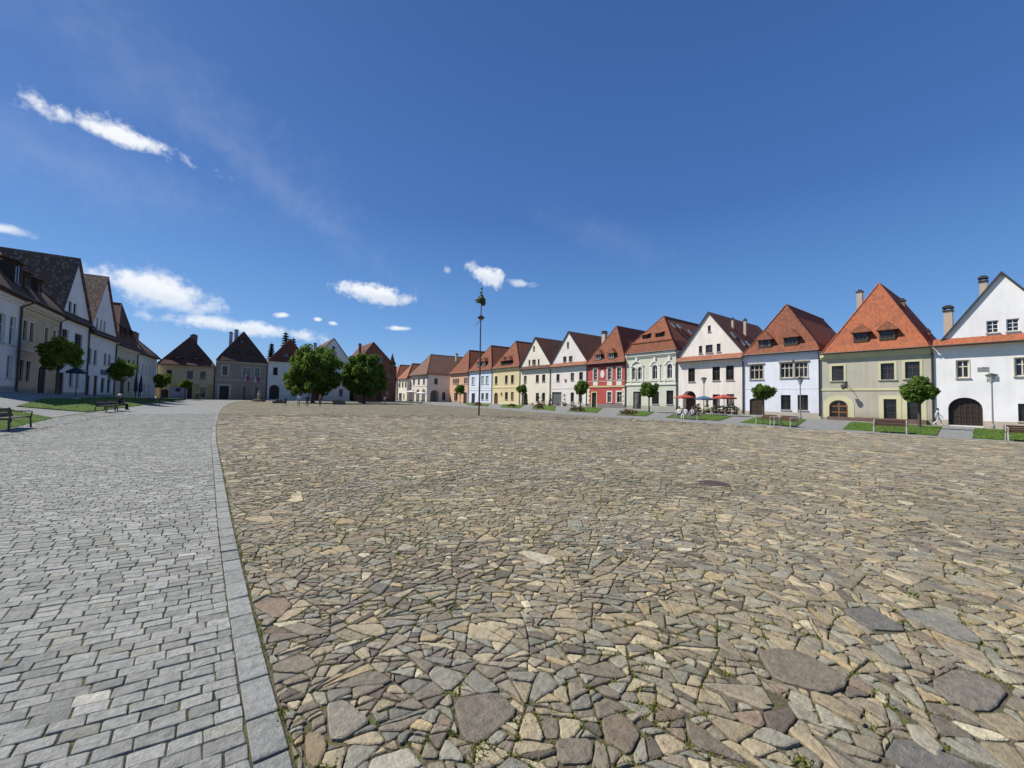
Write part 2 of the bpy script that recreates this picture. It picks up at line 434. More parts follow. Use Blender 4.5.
# --- tile colours
T_ORANGE = tiles((.37, .12, .055), (.28, .09, .042), (.21, .085, .048))
T_RUST = tiles((.25, .088, .045), (.175, .066, .036), (.12, .056, .038))
T_RED = tiles((.23, .075, .04), (.155, .055, .033), (.10, .042, .03))
T_BROWN = tiles((.145, .06, .04), (.095, .045, .032), (.07, .038, .03))
T_DARK = tiles((.10, .05, .032), (.06, .034, .024), (.13, .065, .038), .12)
T_OLD = tiles((.15, .09, .058), (.06, .043, .032), (.20, .13, .085), .6)
T_PALE = tiles((.33, .13, .075), (.25, .10, .06), (.19, .085, .058))
X0 = 58.0
def R(ya, yb, base): return dict(A=(X0, ya), B=(X0, yb), base=base)

# W: white house at the right end
W = 8.9
house('white gabled house with wide dark arched gate, right end of the right-hand row', (X0, 6.9), (X0, -2.0), .05, 17, plaster((.82, .80, .78), .22), 8.4,
      dict(k='gable', zg=8.5, Za=14.42, m=T_RED, gi=.6, chim=((.9, 1.6, 7.5, 11.5, .62, .62, CHIM, 'dome'), (3.2, 2.5, 11.5, 14.2, .5, .5, CHIM, 'dome'))),
      wins=rects([(1.5, 2.33, 4.55, 6.28), (5.03, 5.89, 4.59, 6.29), (7.2, 8.05, 4.6, 6.3)], W, frame=CREAM_F, sur=(CREAM_F, .07), grid=(2, 2), bw=.09, fw=.1)
      + rects([(3.46, 4.19, 8.75, 9.9), (4.63, 5.36, 8.75, 9.9)], W, frame=WHITE_F, grid=(2, 3))
      + rects([(5.16, 6.0, .5, 2.1), (7.1, 7.95, .5, 2.1)], W, frame=DARKMETAL, grid=(1, 1)),
      doors=rects([(.9, 3.11, -.1, 2.63)], W, dep=.4, arch=1.0, frame=DARKWOOD, pane=wood((.03, .022, .018), 'dark_gate'), pname='door_panel', grid=(6, 6), bw=.06),
      pent=(7.75, 8.5, T_ORANGE), plinth=(plaster((.60, .52, .42), .5), .42))
# G: green-grey house
W = 9.4; CY = plaster((.62, .58, .36), .2)
HG, _ = house('olive-green house with cream window surrounds under a bright orange hipped roof', (X0, 16.3), (X0, 6.9), .22, 17, plaster((.48, .45, .355), .4), 7.65,
      dict(k='hip', ya=3.5, Za=15.9, m=T_ORANGE, dm=T_RUST, oh=.55, so=-.28, dorm=((3.75, 8.8, 9.95, 1.3, 10.85), (5.95, 8.8, 9.95, 1.3, 10.85)), dgrid=(3, 2),
           chim=((2.1, 7.5, 9.5, 16.1, .55, .55, CHIM), (6.3, 6, 10, 13.9, .36, .36, CHIMB), (8.4, 5, 8.0, 9.9, .3, .3, CHIMB))),
      wins=rects([(1.08, 2.2, 4.34, 6.11), (5.39, 6.47, 4.36, 6.15), (7.3, 8.4, 4.42, 6.2)], W, frame=BROWN_F, sur=(CY, .2), grid=(2, 3)),
      doors=rects([(.8, 2.55, -.05, 2.06)], W, arch=.85, frame=REDWOOD, grid=(2, 3), bw=.12, fw=.14, sur=(CY, .55))
      + rects([(5.58, 6.6, .05, 2.24), (7.4, 8.45, .05, 2.3)], W, frame=BROWN_F, grid=(1, 3), sur=(CY, .38)),
      corn=(CY, .38, .3), strings=((3.3, .22, .07, CY),), plinth=(plaster((.40, .36, .28), .5), .25))
# B: light blue house
W = 8.7
house('pale blue house with grouped windows and two wide dormers in a rust-red hipped roof', (X0, 25.0), (X0, 16.3), .33, 17, plaster((.735, .755, .80), .2), 8.05,
      dict(k='hip', ya=2.3, Za=14.75, m=T_RUST, oh=.5, kick=(1.1, .8), dorm=((2.6, 8.95, 10.1, 1.55, 11.1), (5.6, 8.95, 10.1, 1.55, 11.1)), dgrid=(3, 2)),
      wins=rects([(.75, 2.4, 4.65, 6.65), (4.4, 5.85, 4.75, 6.7), (6.0, 7.4, 4.75, 6.7)], W, frame=STONETRIM, sur=(STONETRIM, .08), grid=(3, 2), bw=.1, fw=.1, hood=True)
      + rects([(4.45, 5.55, .65, 2.54), (6.3, 7.4, .65, 2.56)], W, frame=BROWN_F, grid=(2, 1)) + rects([(7.2, 7.8, -.1, .25)], W, frame=DARKMETAL, grid=(3, 1), sill=False),
      doors=rects([(.7, 2.54, -.2, 2.1)], W, arch=.3, frame=DARKWOOD, pane=DARKWOOD, pname='door_panel', grid=(2, 4), bw=.08),
      strings=((3.35, .05, .03, plaster((.735, .755, .80), .2)),), plinth=(plaster((.55, .50, .42), .5), .35), corn=(plaster((.56, .63, .78), .12), .15, .15))
# Wh: white gabled house with cafe
W = 9.93; WP = plaster((.82, .75, .66), .45)
_, Rwh = house('cream-white gabled house with cafe archway and stained lower wall, behind red and blue parasols', (X0, 34.93), (X0, 25.0), .28, 17, WP, 8.4,
      dict(k='gable', zg=8.6, Za=15.1, m=T_BROWN, chim=((6.6, 4, 11.5, 14.2, .3, .3, CHIM), (7.3, 6.5, 11, 14.3, .35, .35, CHIM))),
      wins=rects([(1.74, 2.84, 4.61, 6.72), (5.52, 6.63, 4.7, 6.73), (7.47, 8.57, 4.72, 6.79), (5.57, 6.63, .96, 2.65), (7.55, 8.6, 1.0, 2.7)], W, frame=BROWN_F, grid=(2, 2))
      + rects([(3.45, 3.98, 8.9, 10.05), (4.5, 5.55, 8.9, 10.08), (6.15, 6.72, 8.92, 10.12), (4.83, 5.28, 12.06, 13.0)], W, frame=BROWN_F, grid=(2, 2), fw=.05),
      doors=rects([(.86, 3.0, -.05, 3.2)], W, dep=1.1, arch=.9, frame=DARKWOOD, pane=DARKWOOD, pname='door_panel', grid=(2, 2)),
      pent=(7.75, 8.55, T_PALE), plinth=(plaster((.50, .44, .36), .6), .5))
# M: ornate green and white
W = 10.0; GW = plaster((.60, .60, .48), .3); MW = plaster((.76, .75, .65), .3)
Hm, Rm = house('ornate pale green house with white stucco arched windows under a double-pitched rust roof', (X0, 44.95), (X0, 34.95), .45, 17, GW, 9.7,
      dict(k='hip', ya=3.8, Za=16.4, m=T_RUST, oh=.4, kick=(1.8, .55), band=True, dstyle='shed', dorm=((3.4, 12.35, 12.95, 1.1, 13.35), (6.0, 12.35, 12.95, 1.1, 13.35)),),
      wins=rects([(1.2, 2.05, 5.06, 7.28), (2.5, 3.35, 5.06, 7.28), (5.4, 6.35, 5.06, 7.45), (8.15, 9.07, 5.1, 7.48)], W, arch=1, frame=WHITE_F, sur=(MW, .3), sp=.09, grid=(2, 2), sillm=MW)
      + rects([(5.32, 6.65, .83, 2.9), (8.03, 9.25, .83, 3.1)], W, frame=DARKMETAL, grid=(1, 2)),
      doors=rects([(1.54, 3.2, -.1, 2.94)], W, frame=BROWN_F, grid=(2, 2)), strings=((4.2, .3, .16, MW), (4.75, .08, .12, MW), (8.75, .12, .06, MW)), corn=(MW, .45, .3), plinth=(plaster((.42, .42, .36), .4), .5))
for cx, ww in ((2.28, 1.5), (5.87, .95), (8.6, .95)):     # stucco hoods and pilasters
    x = cx - W / 2; n = 8; orn = MB()
    for i in range(n):
        a0, a1 = PI * i / n, PI * (i + 1) / n; r0, r1 = ww * .62, ww * .62 + .2
        orn.prism([(x + r0 * math.cos(a0), 7.35 + .9 * r0 * math.sin(a0)), (x + r1 * math.cos(a0), 7.35 + .9 * r1 * math.sin(a0)), (x + r1 * math.cos(a1), 7.35 + .9 * r1 * math.sin(a1)), (x + r0 * math.cos(a1), 7.35 + .9 * r0 * math.sin(a1))], -.2, .002)
    orn.box(x - .2, x + .2, -.22, .002, 7.3 + ww * .56 + .1, 8.5 + ww * .25)
    orn.build('window_hood', MW, Hm)
    for s in (-1, 1):
        px = x + s * (ww * .5 + .42); orn = MB(); orn.box(px - .13, px + .13, -.1, .002, 4.38, 7.35); orn.box(px - .2, px + .2, -.16, .0, 7.3, 7.55); orn.box(px - .2, px + .2, -.15, .0, 4.83, 5.0); orn.build('pilaster', MW, Hm)
orn = MB(); orn.box(-W / 2 + .1, W / 2 - .1, -.05, .003, 8.85, 9.02)
for i in range(26):
    x = -W / 2 + .3 + i * (W - .6) / 25; orn.box(x - .06, x + .06, -.2, -.02, 8.87, 9.0)
orn.build('dentil_course', MW, Hm)
def side_window(R, x0, z0, z1, y, t, ww=.8, hh=1.1):       # roof window on the right-hand slope, from (x0,z0) at the eave to (0,z1) at the ridge
    d = Vector((-x0, 0, z1 - z0)).normalized(); n = Vector((d.z, 0, -d.x)); c = Vector((x0 * (1 - t), y, z0 + (z1 - z0) * t))
    M = Matrix(((0, d.x, n.x, c.x), (1, 0, 0, c.y), (0, d.z, n.z, c.z), (0, 0, 0, 1)))
    m = MB(); m.box(-ww / 2, ww / 2, -hh / 2, hh / 2, -.05, .10, 0, M); m.box(-ww / 2 + .07, ww / 2 - .07, -hh / 2 + .07, hh / 2 - .07, .09, .11, 1, M)
    m.build('roof_window', [plain('zinc', (.45, .46, .47), .35, .5, .6), GLASS], R)
for y_, t_ in ((4.2, .62), (6.0, .62), (8.2, .45)): side_window(Rm, 4.6, 11.5, 16.4, y_, t_)
for y_, t_ in ((1.6, .42), (2.6, .25), (4.4, .25)): side_window(Rwh, 5.0, 8.6, 15.1, y_, t_)
# R: red house
W = 9.45; RP = plaster((.46, .095, .085), .25); RW = plaster((.74, .70, .60), .2); YL = plaster((.62, .50, .26), .2)
Hr, Rr = house('crimson house with white window surrounds and quoins under a hipped roof with two dormers', (X0, 54.4), (X0, 44.95), .62, 17, RP, 8.25,
      dict(k='hip', ya=3.0, Za=15.75, m=T_RUST, oh=.55, dorm=((2.95, 9.0, 10.15, 1.4, 11.0), (6.1, 9.0, 10.15, 1.4, 11.0)), dframe=WHITE_F),
      wins=rects([(1.7, 2.65, 5.05, 7.15), (5.2, 6.15, 5.05, 7.15), (7.4, 8.35, 5.05, 7.15)], W, frame=WHITE_F, sur=(RW, .2), sp=.07, grid=(2, 3), hood=True)
      + rects([(5.2, 6.15, .75, 2.73), (7.4, 8.55, .75, 2.75)], W, frame=WHITE_F, sur=(RW, .22), sp=.06, grid=(2, 2)),
      doors=rects([(1.3, 2.4, -.3, 2.6)], W, frame=plain('green_paint', (.07, .10, .07), .5), grid=(2, 2), sur=(YL, .2)), strings=((3.75, .28, .12, YL), (4.75, .08, .07, RW)), corn=(plaster((.16, .05, .05), .2), .3, .25), plinth=(plaster((.25, .24, .23), .4), .45))
for s in (-1, 1):
    orn = MB()
    for z in [i * .42 for i in range(1, 8)]: orn.box(*sorted((s * (W / 2 - .02), s * (W / 2 - (.75 if int(z / .42) % 2 else .5)))), -.07, .002, z, z + .415)
    orn.build('quoins', RW, Hr)
for cx in (2.17, 5.67, 7.87):
    orn = MB(); orn.box(cx - W / 2 - .6, cx - W / 2 + .6, -.05, .002, 3.95, 4.68); orn.build('apron_panel', RW, Hr)
mo = MB(); n = 16
mo.prism([(3.95 - W / 2 + .5 * math.cos(2 * PI * i / n), 6.15 + .75 * math.sin(2 * PI * i / n)) for i in range(n)], -.09, .002)
mo.build('medallion', RW, Hr)
# g2 / g1
W = 10.95; PW = plaster((.76, .70, .64), .25)
H2, R2 = house('off-white gabled house with grey garage gate, between the crimson house and the cream gabled house', (X0, 65.35), (X0, 54.4), .52, 17, PW, 8.9,
      dict(k='gable', zg=9.15, Za=15.8, m=T_BROWN, chim=((9.2, 7, 11, 15.6, .9, .8, CHIM, 'dome'),)),
      wins=rects([(1.78, 2.8, 5.18, 6.75), (6.2, 7.2, 5.25, 6.83), (8.65, 9.7, 5.3, 6.9), (6.27, 7.25, .81, 2.74), (8.6, 9.6, .8, 2.7)], W, frame=BROWN_F, grid=(2, 2))
      + rects([(3.84, 4.85, 9.3, 10.48), (5.6, 6.7, 9.25, 10.43), (4.95, 5.55, 12.3, 13.5)], W, frame=BROWN_F, grid=(2, 2)),
      doors=rects([(.5, 3.5, -.1, 2.85)], W, frame=GREY_F, pane=GREYDOOR, pname='door_panel', grid=(4, 3), sur=(PW, .18), sp=.06), pent=(8.3, 9.1, T_PALE), strings=((3.6, .1, .06, PW),), plinth=(plaster((.5, .46, .4), .5), .4))
sh = MB(); sh.prism([(4.45 - W / 2, 5.6), (5.0 - W / 2, 5.6), (5.0 - W / 2, 5.1), (4.72 - W / 2, 4.85), (4.45 - W / 2, 5.1)], -.1, .002); sh.build('shield', plain('red_shield', (.35, .08, .06)), H2)
W = 11.25; CW = plaster((.78, .72, .59), .3)
house('cream gabled house with conical shrubs along its wall, beside the yellow house', (X0, 76.65), (X0, 65.4), .38, 17, CW, 9.2,
      dict(k='gable', zg=9.4, Za=16.0, m=T_BROWN),
      wins=rects([(1.42, 2.5, 5.24, 6.95), (6.0, 7.1, 5.3, 7.0), (8.25, 9.35, 5.35, 7.0), (6.1, 7.2, .85, 2.8), (8.4, 9.4, .87, 2.84)], W, frame=BROWN_F, grid=(2, 2))
      + rects([(3.14, 3.8, 9.5, 10.7), (4.5, 5.85, 9.5, 10.67), (6.62, 7.25, 9.5, 10.66), (4.8, 5.42, 12.8, 13.9)], W, frame=BROWN_F, grid=(2, 2)),
      doors=rects([(.9, 3.0, -.1, 2.95)], W, dep=.7, arch=.9, frame=DARKWOOD, pane=DARKWOOD, pname='door_panel', grid=(2, 2)), pent=(8.45, 9.2, T_BROWN), plinth=(plaster((.58, .50, .36), .4), .35))
# Y yellow, LB, P
W = 12.65; YP = plaster((.70, .585, .34), .3); YT = plaster((.76, .68, .45), .2)
house('yellow house with brown arched door and twin peaked dormers', (X0, 89.3), (X0, 76.65), .35, 17, YP, 9.35,
      dict(k='hip', ya=3.1, Za=16.7, m=T_RUST, oh=.5, dorm=((5.0, 10.15, 11.35, 1.9, 12.4), (7.6, 10.15, 11.35, 1.9, 12.4)), dm=T_RED),
      wins=rects([(1.3, 2.5, 5.28, 7.34), (6.05, 7.25, 5.3, 7.4), (8.7, 9.9, 5.3, 7.4)], W, frame=BROWN_F, sur=(YT, .15), grid=(2, 2))
      + rects([(6.16, 7.43, 1.1, 3.04), (8.81, 9.98, 1.1, 3.05), (4.2, 4.9, 2.3, 2.95)], W, frame=BROWN_F, grid=(2, 2)),
      doors=rects([(1.1, 2.95, -.1, 2.95)], W, arch=.9, frame=wood((.16, .07, .03)), pane=wood((.13, .06, .03)), pname='door_panel', grid=(2, 2), sur=(YT, .2)), corn=(YT, .3, .25), strings=((4.3, .22, .1, YT), (8.3, .1, .05, YT)), plinth=(YT, .4))
W = 12.8; LP = plaster((.66, .74, .86), .12)
house('light blue narrow-windowed house with a paired white dormer, between the yellow and the salmon house', (X0, 102.15), (X0, 89.3), .2, 17, LP, 9.4,
      dict(k='hip', ya=3.5, Za=17.0, m=T_RUST, oh=.5, dorm=((5.2, 10.6, 12.1, 1.8, 13.1), (8.0, 10.6, 12.1, 1.8, 13.1)), dframe=WHITE_F, chim=((3.9, 6.5, 12, 17.0, 1.3, 1.0, CHIM),)),
      wins=rects([(1.65, 3.25, 5.35, 7.67), (7.05, 8.45, 5.45, 7.75), (9.45, 10.8, 5.45, 7.75)], W, frame=WHITE_F, pane=plain('grey_blind', (.38, .44, .50), .3), sur=(WHITE_F, .2), grid=(2, 2))
      + rects([(7.25, 8.6, 1.0, 2.95), (9.6, 10.9, 1.05, 2.98)], W, frame=WHITE_F, grid=(2, 1), sur=(WHITE_F, .12)),
      doors=rects([(1.75, 3.7, -.1, 2.9)], W, frame=DARKWOOD, pane=DARKWOOD, pname='door_panel'), corn=(WHITE_F, .25, .2), strings=((3.8, .12, .08, WHITE_F), (4.6, .5, .04, WHITE_F)), plinth=(plaster((.55, .52, .46), .3), .4))
W = 12.45; SP = plaster((.68, .42, .27), .2)
house('salmon-pink house at the far left end of the right-hand row', (X0, 114.6), (X0, 102.15), .05, 17, SP, 9.3,
      dict(k='hip', ya=3.4, Za=16.9, m=T_RUST, oh=.5, chim=((3.6, 5, 10, 14.7, 1.0, .9, CHIM),)),
      wins=rects([(2.1, 3.25, 5.98, 7.67), (3.55, 4.75, 5.98, 7.67), (5.05, 6.2, 5.98, 7.7), (9.4, 10.5, 5.98, 7.8), (10.7, 11.75, 5.98, 7.8)], W, frame=WHITE_F, grid=(1, 1))
      + rects([(3.2, 5.5, .7, 3.2)], W, frame=BROWN_F, grid=(3, 2)), doors=rects([(9.3, 11.4, -.1, 3.25)], W, frame=BROWN_F, grid=(3, 2)), corn=(plaster((.6, .4, .28), .2), .25, .2), plinth=(plaster((.5, .40, .32), .3), .4))

b = MB(); b.box(-3.9, 4.2, -.9, -.052, -.5, .12); b.build('terrace_step', plain('brown_stone', (.16, .10, .075), .9), HG)

# arcade corner house and the two behind it
W = 14.8; AW = plaster((.76, .70, .60), .25)
house('pale corner house with three white arcade arches facing the square', (52, 133.2), (52, 118.4), -.05, 19, AW, 9.2,
      dict(k='hip', ya=4.1, Za=16.6, m=tiles((.22, .115, .075), (.15, .08, .055), (.11, .068, .05)), oh=.7, so=.4, chim=((9.5, 13, 12, 17.2, .7, .7, CHIM),)),
      wins=rects([(2.2, 3.9, 6.0, 8.0), (6.6, 8.2, 6.0, 8.0), (10.9, 12.4, 6.0, 8.0)], W, frame=GREY_F, grid=(2, 2)),
      doors=rects([(1.0, 3.7, -.2, 4.3), (5.2, 8.3, -.2, 4.5), (10.1, 13.0, -.2, 4.5)], W, arch=1, frame=AW, pane=plaster((.16, .14, .115), .3), pname='passage_wall', grid=(1, 1), fw=.2, dep=2.4),  # passage wall coloured dark to paint in the shade inside the arches
      strings=((5.4, .15, .1, AW),), sides=dict(right=[dict(r=(2.2, 3.5, 6.0, 8.0), frame=GREY_F), dict(r=(1.0, 4.0, -.2, 4.2), arch=1, nm='door', frame=AW, pane=plaster((.22, .20, .17), .3), pname='passage_wall', grid=(1, 1), dep=1.8),  # side arch: passage shade is put into the wall colour too
      dict(r=(5.2, 6.4, .9, 3.6), arch=1, frame=GREY_F)]))
W = 10
house('cream house with red roof, just left of the arcade house', (51, 143.3), (51, 133.3), -.2, 14, plaster((.76, .70, .56), .25), 8.4, dict(k='hip', ya=3.5, Za=14.3, m=T_PALE),
      wins=rects([(1.2, 2.7, 5.4, 7.2), (4.3, 5.8, 5.4, 7.2), (7.3, 8.8, 5.4, 7.2), (6.0, 7.2, 1.0, 3.0)], W, frame=BROWN_F), doors=rects([(1.5, 4.5, -.1, 3.2)], W, frame=DARKWOOD, grid=(3, 2)))
W = 12
house('far cream house with dark dormers closing the street beside the reddish house', (50.4, 155.4), (50.4, 143.4), -.3, 14, plaster((.74, .66, .50), .25), 8.0, dict(k='hip', ya=3.5, Za=14.5, m=T_PALE, dorm=((4, 9.2, 10.6, 2, 11.6), (8, 9.2, 10.6, 2, 11.6))),
      wins=rects([(1.5, 3, 5.2, 7), (5, 6.5, 5.2, 7), (8.6, 10.1, 5.2, 7)], W, frame=BROWN_F), doors=rects([(3, 6, -.1, 3)], W, frame=DARKWOOD, grid=(3, 2)))

# --- far end of the square (Y = 115)
W = 10.1; FY = plaster((.54, .39, .16), .35); FU = plaster((.62, .50, .31), .35)
F1, F1r = house('ochre and beige house with eyebrow dormers and ridge chimney, far end of the square', (-12.95, 115), (-2.85, 115), .28, 16, FU, 7.6,
      dict(k='hip', ya=3.5, Za=14.5, m=T_BROWN, oh=.7, kick=(1.3, 1.3), dstyle='eyebrow', dorm=((3.3, 9.0, 9.6, 1.2, 9.95), (6.5, 9.0, 9.6, 1.2, 9.95)), chim=((5.6, 5.2, 13, 15.0, 1.3, .8, CHIMB),)),
      wins=rects([(1.5, 2.4, 4.6, 6.3), (5.05, 6.05, 4.5, 6.27), (7.4, 8.35, 4.5, 6.27)], W, frame=DARKWOOD, sur=(FU, .12)) + rects([(7.5, 8.5, .4, 2.56)], W, frame=DARKWOOD),
      doors=rects([(.9, 2.0, -.1, 2.0)], W, arch=1, frame=DARKWOOD, pane=DARKWOOD, pname='door_panel') + rects([(5.2, 6.06, -.1, 2.6)], W, frame=DARKWOOD, pane=DARKWOOD, pname='door_panel'), corn=(FU, .3, .3))
b = MB()
for a, c in ((.03, .7), (2.25, 4.95), (6.3, 7.3), (8.75, 10.07)): b.box(a - W / 2, c - W / 2, -.03, .001, -.5, 3.35)
b.build('ochre_rendering', FY, F1)
b = MB(); b.box(2.35 - W / 2, 4.9 - W / 2, -.06, -.028, .2, 2.7); b.build('painted_panel', plaster((.42, .38, .44), .3), F1)
b = MB(); b.prism([(3.6 - W / 2 + .45 * math.cos(i * PI / 8), 1.9 + .45 * math.sin(i * PI / 8)) for i in range(16)], -.1, -.055); b.build('round_sign', DARKMETAL, F1)
W = 10.35; SW = plaster((.37, .31, .235), .35); SV = plaster((.55, .52, .46), .3)
house('grey stone-faced house with pale window surrounds, two flags and a tall dark hipped roof', (-2.8, 115), (7.55, 115), .5, 16, SW, 8.95,
      dict(k='hip', ya=3.6, Za=16.7, m=T_DARK, oh=.6, kick=(1.5, 1.2), dstyle='eyebrow', dorm=((3.6, 11.0, 11.5, .9, 11.75), (6.6, 11.0, 11.5, .9, 11.75), (4.9, 13.6, 14.4, .9, 14.7)), chim=((2.6, 6.5, 12, 16.4, .7, .7, SV), (3.7, 7.0, 13, 17.2, .8, .7, SV))),
      wins=rects([(1.3, 2.26, 5.5, 7.6)], W, frame=BROWN_F, pane=plain('closed_shutter', (.16, .12, .09)), sur=(SV, .35)) + rects([(5.2, 5.95, 5.2, 7.5), (6.1, 6.8, 5.2, 7.5), (7.7, 8.7, 5.2, 7.6)], W, frame=WHITE_F, sur=(SV, .12), grid=(2, 2)),
      doors=rects([(.9, 2.7, -.2, 2.9)], W, frame=DARKWOOD, pane=DARKWOOD, pname='door_panel', sur=(SV, .45), grid=(2, 2)) + rects([(5.4, 6.1, -.1, 2.9), (7.9, 8.6, -.1, 2.9)], W, frame=DARKWOOD, sur=(SV, .1)), strings=((4.3, .2, .08, SV),), corn=(SV, .2, .2))
W = 9.6
house('white house with red hipped roof and arched gate, half hidden behind the large tree', (7.6, 115), (17.2, 115), .5, 16, plaster((.78, .76, .70), .25), 9.6,
      dict(k='hip', ya=1.6, Za=15.7, m=T_RED, oh=.5, dorm=((3.6, 10.6, 11.9, 1.7, 12.6),), so=-.05),
      wins=rects([(1.15, 2.15, 6.0, 7.95), (5.2, 6.2, 6.0, 7.95), (7.4, 8.4, 6.0, 7.95), (5.4, 6.4, 1, 2.8)], W, frame=BROWN_F), doors=rects([(.5, 2.65, -.1, 3.5)], W, arch=1, frame=DARKWOOD, pane=DARKWOOD, pname='door_panel'), strings=((4.9, .08, .05, WHITE_F),))
W = 10.2
house('white house with pointed gable rising between the two large trees', (17.25, 115), (27.45, 115), .4, 16, plaster((.78, .75, .68), .25), 9.8,
      dict(k='gable', zg=10.6, Za=17.0, xa=.35, m=T_BROWN, chim=((1.3, 3, 10, 15.2, .7, .7, CHIM),)),
      wins=rects([(5.0, 5.8, 13.2, 14.7), (1.2, 2.3, 6, 8), (4.6, 5.7, 6, 8), (7.6, 8.7, 6, 8), (7.2, 8.2, 1, 3)], W, frame=BROWN_F), doors=rects([(1.2, 3.2, -.1, 3)], W, frame=DARKWOOD, pane=DARKWOOD, pname='door_panel'), pent=(9.4, 10.4, T_BROWN))
W = 11.9; BR = plaster((.25, .10, .065), .3)
F5, F5r = house('reddish-brown house with dark steep gable and little corner turret, behind the right-hand large tree', (28.4, 115), (40.3, 115), .5, 16, BR, 9.3,
      dict(k='gable', zg=10.0, Za=16.9, xa=-1.0, m=T_BROWN, chim=((2.2, 4, 12, 16.3, .7, .7, CHIMB),)),
      wins=rects([(5.6, 6.4, 11.2, 12.9), (6.8, 7.6, 11.2, 12.9)], W, frame=WHITE_F) + rects([(1.2, 2.2, 5.5, 7.5), (3.8, 4.8, 5.5, 7.5), (6.6, 7.6, 5.5, 7.5), (9.3, 10.2, 5.5, 7.5), (1.2, 2.2, .9, 2.9), (3.8, 4.8, .9, 2.9), (9.0, 10.0, .9, 2.9)], W, frame=CREAM_F),
      doors=rects([(6.2, 7.6, -.1, 2.9)], W, frame=DARKWOOD, pane=DARKWOOD, pname='door_panel'))
b = MB(); Mt = Matrix.Translation((W / 2 - 1.1, .6, 0)); b.lathe([(1.0, 8.0), (1.0, 11.0)], 10, 0, Mt); b.lathe([(1.25, 10.9), (.75, 11.7), (0.02, 14.2)], 10, 1, Mt); b.build('turret', [BR, T_DARK], F5)

# --- left row
def LX(y): return -15.9 if y < 66 else -15.9 + .06 * (y - 66)
def LL(ya, yb): return dict(A=(LX(ya), ya), B=(LX(yb), yb))
W = 10.6
house('white house at the left edge, nearest of the left-hand row', **LL(45, 55.6), base=1.38, D=16, wallm=plaster((.78, .76, .72), .25), He=8.55, pipe=True,
      roof=dict(k='hip', ya=3.5, Za=15.0, m=T_DARK, oh=.8, dorm=((9.3, 9.7, 11.6, 1.5, 12.3),), dstyle='shed'), corn=(WHITE_F, .3, .3),
      wins=rects([(6.6, 7.8, 4.2, 6.7), (8.6, 9.8, 4.2, 6.7), (3.5, 4.7, 4.2, 6.7), (8.6, 9.7, 1.2, 3.2), (6.2, 7.3, 1.2, 3.2)], W, frame=WHITE_F, sur=(WHITE_F, .12)), doors=rects([(3.2, 4.6, -.1, 2.8)], W, frame=DARKWOOD, pane=DARKWOOD, pname='door_panel'), plinth=(plaster((.4, .38, .35), .3), .5))
W = 10.35; TN = plaster((.56, .42, .26), .3); TV = plaster((.66, .58, .46), .25)
house('tan stuccoed house with cream window panels and small roof dormers, on the left row', **LL(55.6, 65.95), base=1.18, D=16, wallm=TN, He=8.9,
      roof=dict(k='hip', ya=3.2, Za=14.2, m=T_DARK, oh=.7, dorm=((1.6, 10.2, 11.6, 1.1, 12.1), (4.6, 10.2, 11.6, 1.1, 12.1)), dstyle='shed', dm=T_OLD), corn=(TV, .4, .35),
      wins=rects([(.7, 1.6, 5.1, 6.95), (2.25, 3.15, 5.1, 6.95), (6.0, 6.9, 5.3, 7.0), (8.3, 9.2, 5.3, 7.0)], W, frame=DARKWOOD, sur=(TV, .25), sp=.06, hood=True) + rects([(.6, 1.5, 1.25, 3.2), (2.1, 3.0, 1.25, 3.2)], W, frame=DARKWOOD, sur=(TV, .12)),
      doors=rects([(5.0, 7.2, -.1, 2.9)], W, arch=.4, frame=DARKWOOD, pane=DARKWOOD, pname='door_panel', sur=(TV, .25)), strings=((4.2, .25, .1, TV), (7.9, .12, .06, TV)), plinth=(plaster((.36, .30, .24), .3), .5))
W = 8.62
house('white gabled house with weathered lichen-mottled roof, on the left row behind the round tree', **LL(66, 74.6), base=.98, D=18, wallm=plaster((.80, .775, .73), .25), He=9.0,
      roof=dict(k='gable', zg=10.0, Za=16.9, xa=-.6, m=T_OLD, fo=.2), pent=(9.0, 9.9, T_DARK),
      wins=rects([(2.0, 2.85, 9.95, 11.25), (3.35, 4.25, 9.95, 11.25)], W, frame=BROWN_F) + rects([(.6, 2.3, 5.3, 7.75), (4.2, 6.6, 5.25, 7.7), (3.4, 4.4, 1.15, 3.0), (5.4, 6.2, 1.05, 2.95)], W, frame=BROWN_F, grid=(3, 2), sur=(WHITE_F, .1)),
      doors=rects([(.5, 2.0, -.1, 2.7)], W, frame=DARKWOOD, pane=DARKWOOD, pname='door_panel'), strings=((4.4, .12, .06, WHITE_F),), plinth=(plaster((.4, .38, .36), .3), .4))
W = 11.45
L3, L3r = house('white gabled house with red-edged mottled roof and blue shop sign, on the left row', **LL(74.6, 86.0), base=.84, D=18, wallm=plaster((.80, .775, .73), .25), He=8.6,
      roof=dict(k='gable', zg=9.4, Za=17.4, xa=-.3, m=T_OLD, fo=.2, verge=plain('red_verge', (.30, .05, .04))), pent=(8.5, 9.3, T_DARK),
      wins=rects([(2.6, 3.3, 9.5, 10.9), (4.1, 4.75, 9.5, 10.9), (5.5, 6.2, 9.5, 10.9)], W, frame=BROWN_F) + rects([(.4, 1.4, 4.4, 6.45), (2.35, 3.4, 4.4, 6.4), (6.4, 7.4, 4.6, 6.3), (8.2, 9.2, 4.6, 6.3), (5.7, 7.2, .58, 2.63), (8.3, 9.9, .55, 2.61)], W, frame=BROWN_F, sur=(WHITE_F, .1)),
      doors=rects([(.4, 1.5, -.1, 2.8), (3.0, 4.4, -.1, 2.9)], W, frame=DARKWOOD, pane=wood((.12, .04, .03)), pname='door_panel'), plinth=(plaster((.4, .38, .36), .3), .3))
